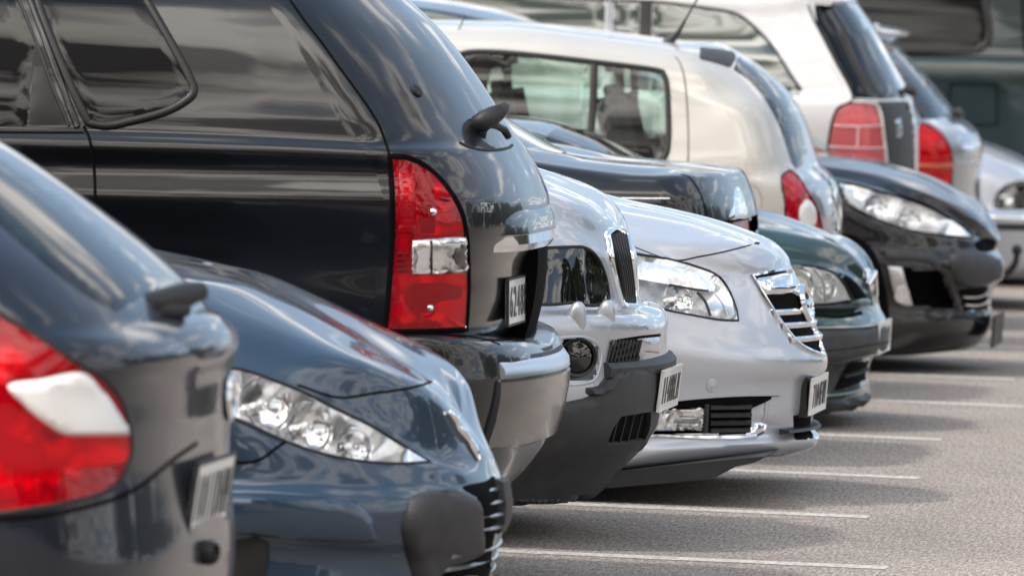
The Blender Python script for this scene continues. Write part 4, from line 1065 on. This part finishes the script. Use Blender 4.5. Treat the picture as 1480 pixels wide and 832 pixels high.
I.strip('rub_strip', [(1280, 368), (1320, 370), (1345, 374), (1357, 384)], .052, grey_plastic, .012)
FP = [(1282, 383, 's'), (1330, 386), (1362, 390, 's'), (1374, 414), (1386, 448, 's'), (1340, 447), (1300, 440), (1288, 412)]
I.cut(smooth(FP)); o = I.panel('fog_pocket', FP, gap, .001, 3, 6, None, .08, 0, 0)
I.strip('pocket_rim', FP, .012, black_paint, .004, o, True)
I.panel('fog_bezel', [(1282, 384, 's'), (1303, 385, 's'), (1310, 410), (1319, 441, 's'), (1306, 440), (1294, 430), (1287, 408)], satin, .004, 3, 5)
h = I.hit(1302, 425); g = Geo(); g.lathe(h[0] + h[1]*.002, h[1], [(.035, -.01), (.038, .01), (.03, .012), (.012, .004), (0, .004)], 20); I.geo('fog_lamp', g, chrome)
I.panel('lower_grille', [(1384, 418, 's'), (1428, 412, 's'), (1428, 450, 's'), (1394, 452, 's')], gap, .003, 2, 4)
for pp in ([(1388, 428), (1408, 428), (1424, 422)], [(1391, 440), (1408, 441), (1426, 435)], [(1395, 450), (1410, 450), (1428, 446)]): I.strip('grille_slat', pp, .014, chrome, .02)
I.strip('spoiler_crease', [(1290, 452), (1340, 455), (1385, 454), (1420, 466)], .012, black_paint, .006)
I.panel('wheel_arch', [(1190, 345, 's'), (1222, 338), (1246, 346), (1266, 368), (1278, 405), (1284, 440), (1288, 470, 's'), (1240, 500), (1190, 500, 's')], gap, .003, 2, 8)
I.plate(1441, 454, 498, '', .06, .26, 0, black_plastic, black_plastic)
I.finish(); I.wheels((.85, 3.45), .31)
I.cabin([(1185, 222), (1080, 160), (960, 95), (860, 56), (800, 39), (765, 30), (740, 21), (700, 10), (640, 0), (560, -8), (400, -12), (200, -10), (60, 30), (-60, 160)], 1.05, 775, 60, navy_paint, (.06, .16, .24), cabin_glass)

# ================================================================== white people carrier, tail out
J = Car('parked_minivan', 'white people carrier with long dark side glass and pinkish tail lamp with white bars', GRP, 43.9, .88, white_paint, [
    (1196, -62, .88, .0, 2, [(300, -60), (700, -66), (1100, -62)]),
    (1206, -52, .45, .15, 2.4, [(300, -50), (700, -56), (1100, -52)]),
    (1218, -34, .26, .24, 2.6), (1228, -8, .19, .28, 2.6, [(300, -18), (700, -22), (946, -10), (1080, 6)]), (1236, 6, .18, .28, 2.6, [(300, -6), (700, -10), (946, 2), (1056, 17), (1100, 24)]),
    (1262, 44, .14, .28, 2.6, [(300, 44), (700, 44), (1100, 60)]), (1288, 92, .09, .28, 2.6), (1308, 130, .045, .27, 2.7, [(300, 112), (700, 120), (1160, 134)]), (1313, 142, .02, .27, 2.7, [(300, 126), (700, 134), (1160, 144)]),
    (1315, 152, .01, .27, 2.8), (1320, 175, .0, .27, 2.8), (1322, 215, 0, .27, 2.8), (1322, 260, 0, .27, 2.8), (1329, 300, -.01, .27, 2.8), (1329, 380, 0, .27, 2.8), (1313, 440, .05, .27, 2.8)], 4.5, hatch_clamp(9, 2.9, 3.7, 1.1, .85, 4.5))
J.panel('side_window', [(560, -14, 's'), (700, -7), (860, 0), (875, 1, 's'), (873, 60), (870, 128, 's'), (700, 122), (560, 118, 's')], green_glass, .002, 2, 12)
J.panel('side_window', [(887, 2, 's'), (924, 3, 's'), (922, 60), (918, 130, 's'), (882, 128, 's')], green_glass, .002, 2, 12)
J.panel('rear_side_window', [(944, 4, 's'), (1021, 13), (1056, 19), (1073, 27), (1099, 50), (1120, 75), (1140, 107), (1156, 130, 's'), (1155, 138, 's'), (1100, 137), (940, 131, 's')], green_glass, .002, 2, 10)
J.strip('window_pillar', [(934, 2), (932, 60), (929, 130)], .066, black_plastic, .004)
J.strip('window_pillar', [(880, 0), (878, 60), (875, 130)], .036, grey_paint, .004)
J.strip('window_seal', [(560, -15), (700, -9), (860, 0), (946, 3), (1021, 12), (1056, 18), (1074, 26), (1100, 49), (1121, 74), (1141, 106), (1158, 131)], .016, trim_grey, .004)
J.strip('belt_chrome', [(1060, 139), (1110, 140), (1155, 140)], .024, chrome, .004)
J.panel('rear_window', [(1180, 34, 's'), (1178, 8), (1190, 2, 's'), (1228, 4, 's'), (1252, 38), (1280, 84), (1304, 128), (1309, 142, 's'), (1270, 144), (1234, 142, 's'), (1209, 92)], dark_glass, .004, 2, 7)
J.strip('tailgate_joint', [(1168, 8), (1180, 36), (1209, 92), (1233, 142), (1208, 160), (1196, 214)], .012, gap, .002)
J.panel('tailgate', [(1268, 147, 's'), (1312, 146, 's'), (1321, 158), (1324, 180), (1326, 220), (1326, 262, 's'), (1284, 260, 's'), (1281, 220), (1277, 170)], grey_plastic, .004, 3, 6)
TJ = [(1232, 145, 's'), (1250, 146), (1266, 149), (1275, 162), (1280, 195), (1283, 240, 's'), (1240, 240), (1192, 236, 's'), (1196, 212), (1206, 164)]
t = J.lamp('tail_lamp', TJ, (), pink_lens, .02, .004, 6, .008, bowl, [], True, gap)
for pp in ([(1206, 182), (1240, 183), (1275, 182)], [(1198, 212), (1240, 214), (1280, 214)], [(1240, 184), (1239, 212)]): J.strip('lamp_bar', pp, .010, mat('pale_bar', (.7, .5, .52), .3), .009, t)
J.strip('lamp_edge', [(1232, 147), (1262, 150), (1272, 164), (1277, 200), (1281, 238)], .014, lampwhite, .010, t)
J.panel('badge', [(1292, 171, 's'), (1303, 170, 's'), (1304, 200, 's'), (1294, 201, 's')], satin, .008, 1, 4)
J.bar('roof_spoiler', [(1200, -8), (1226, -8), (1236, 2), (1232, 8), (1200, 6)], .6, .05, white_paint)
g = Geo(); y0 = J.Yc - .1
g.tube([pt(J, 1306, 130, y0), pt(J, 1316, 130, y0), pt(J, 1322, 136, y0 + .1)], [.016, .03, .016], 8); J.geo('rear_wiper', g, black_plastic)
J.finish(); J.wheels((.9, 3.6), .32)

# ================================================================== grey hatchback with roof spoiler, tail out
K = Car('parked_hatchback', 'grey hatchback with roof spoiler, bright red tail lamp and curved tow hook', GRP, 46.4, .86, grey_paint, [
    (1268, 34, .86, .0, 2), (1276, 40, .4, .15, 2.4), (1284, 52, .24, .24, 2.5), (1297, 70, .18, .26, 2.5), (1322, 96, .14, .28, 2.5), (1345, 122, .1, .28, 2.5), (1366, 150, .06, .28, 2.6), (1378, 168, .035, .27, 2.6),
    (1396, 180, .01, .27, 2.7), (1410, 196, 0, .27, 2.8), (1415, 216, 0, .27, 2.8), (1413, 250, 0, .27, 2.8), (1413, 290, 0, .27, 2.8), (1424, 312, -.01, .27, 2.8), (1424, 370, 0, .27, 2.8), (1408, 420, .05, .27, 2.8)], 4.2, hatch_clamp(9, 2.6, 3.4, 1.05, .8, 4.2))
K.panel('rear_window', [(1284, 74, 's'), (1296, 71), (1321, 97), (1342, 120), (1364, 149), (1375, 167, 's'), (1352, 172), (1331, 173, 's'), (1312, 135)], dark_glass, .003, 2, 6)
K.bar('roof_spoiler', [(1262, 36), (1290, 40), (1313, 47), (1312, 52), (1296, 60), (1270, 56)], .56, .06, grey_paint)
K.lamp('tail_lamp', [(1326, 178, 's'), (1342, 181), (1364, 198), (1374, 218), (1376, 245), (1374, 272, 's'), (1340, 262), (1320, 252, 's'), (1322, 210)], (), red_lens, .02, .005, 6, .007, bowl, [], True, gap)
K.strip('lamp_bar', [(1322, 240), (1350, 241), (1376, 240)], .03, amber, .010)
K.panel('badge', [(1392, 210, 's'), (1412, 208, 's'), (1413, 222, 's'), (1392, 224, 's')], chrome, .008, 2, 4)
K.strip('tailgate_joint', [(1380, 235), (1400, 236), (1413, 233)], .010, satin, .004)
g = Geo(); y0 = K.Yc - .1
g.tube([pt(K, 1376, 163, y0), pt(K, 1384, 163, y0), pt(K, 1390, 168, y0 + .08)], [.018, .03, .014], 8); K.geo('rear_wiper', g, black_plastic)
g = Geo(); y0 = K.Yc
g.tube([pt(K, 1424, 396, y0), pt(K, 1446, 398, y0), pt(K, 1459, 392, y0), pt(K, 1468, 380, y0), pt(K, 1470, 368, y0)], [.022, .022, .02, .018, .016], 10)
c = pt(K, 1470, 361, y0); g.lathe(c, (0, 0, 1), [(0, -.03), (.015, -.028), (.026, -.012), (.028, .0), (.024, .014), (.012, .026), (0, .028)], 16)
K.geo('tow_hook', g, black_plastic)
K.finish(); K.wheels((.75, 3.3), .31)

# ================================================================== pale silver car, nose out, at the right edge
L_ = Car('parked_car', 'pale silver car at the right edge with chrome-topped bumper and half-dark headlamp', GRP, 48.9, .87, silver_paint2, [
    (1560, 300, .87, .0, 2, [(1200, 160), (1330, 182), (1416, 206), (1480, 232), (1530, 262)]), (1562, 302, .5, .12, 2, [(1200, 164), (1330, 187), (1416, 211), (1480, 238), (1530, 268)]), (1564, 305, .2, .5, 2, [(1200, 190), (1330, 206), (1416, 226), (1480, 250)]),
    (1566, 308, .08, .6, 2.1, [(1200, 236), (1400, 248), (1480, 262)]), (1568, 312, .01, .65, 2.2, [(1200, 298), (1400, 302), (1480, 303)]), (1574, 316, -.01, .66, 2.3, [(1200, 304), (1400, 308), (1480, 309)]), (1582, 322, -.02, .66, 2.3, [(1200, 312), (1400, 316), (1480, 317)]), (1582, 332, -.02, .66, 2.3, [(1200, 326), (1480, 330)]),
    (1580, 352, -.012, .66, 2.3), (1570, 385, .0, .66, 2.3, [(1200, 384), (1480, 388)]), (1550, 402, .04, .66, 2.2, [(1200, 400), (1480, 402)])], 4.3)
L_.lamp('head_lamp', [(1437, 300, 's'), (1438, 288), (1446, 274), (1460, 266), (1480, 263), (1510, 270), (1534, 296, 's'), (1480, 301)], (), clear_lens, .04, .004, 6, .008, lampwhite, [(1456, 284, .06, .06)], True, gap)
L_.panel('lamp_mask', [(1467, 268, 's'), (1490, 267), (1512, 276), (1528, 294, 's'), (1480, 299), (1466, 299, 's')], gap, .002, 1, 6)
L_.strip('bumper_chrome', [(1380, 312), (1430, 313), (1480, 314), (1540, 318)], .034, chrome, .008)
L_.strip('rub_strip', [(1380, 327), (1430, 327), (1480, 328), (1540, 330)], .040, black_plastic, .010)
L_.finish(); L_.wheels((.85, 3.4), .31)
L_.cabin([(1400, 206), (1280, 140), (1180, 90), (1100, 74), (900, 66), (700, 70), (560, 140), (480, 190)], 1.0, 1160, 640, silver_paint2)

# ================================================================== dark green off-roader filling the upper right
M_ = Car('parked_suv', 'dark green off-roader in the upper right corner with square fuel flap and black side glass', GRP, 52.4, .92, teal_paint, [
    (1600, -120, .92, .0, 2), (1604, -112, .4, .2, 2.6), (1608, -90, .2, .2, 3), (1612, -50, .15, .2, 3), (1616, 20, .09, .2, 3), (1620, 76, .045, .2, 3, [(1200, 72), (1480, 79)]),
    (1624, 86, .02, .2, 3, [(1200, 84), (1480, 89)]), (1626, 98, -.004, .2, 3, [(1200, 96), (1480, 100)]), (1628, 112, -.01, .2, 3, [(1200, 108), (1480, 112)]), (1628, 150, -.002, .2, 3), (1626, 215, .006, .2, 3), (1626, 290, -.004, .2, 3), (1630, 330, -.02, .2, 3), (1626, 380, .0, .2, 3)], 4.8, hatch_clamp(9, 3.3, 4.1, 1.25, 1.0, 4.8))
WM = [(1100, -40, 's'), (1420, -40, 's'), (1424, 0), (1430, 40), (1428, 60), (1416, 70), (1380, 74), (1100, 70, 's')]
M_.panel('side_window', WM, dark_glass, .002, 2, 10)
M_.strip('window_seal', WM, .04, trim_grey, .010, None, True)
M_.strip('belt_joint', [(1100, 78), (1300, 80), (1520, 84)], .02, gap, .002)
M_.strip('pillar_joint', [(1474, -60), (1478, 0), (1482, 76)], .02, gap, .002)
FF = [(1374, 126), (1380, 122), (1434, 122), (1440, 127), (1441, 174), (1436, 180), (1376, 180), (1371, 174)]
M_.strip('fuel_flap', FF, .012, gap, .002, None, True)
M_.finish(); M_.wheels((.9, 3.8), .38)
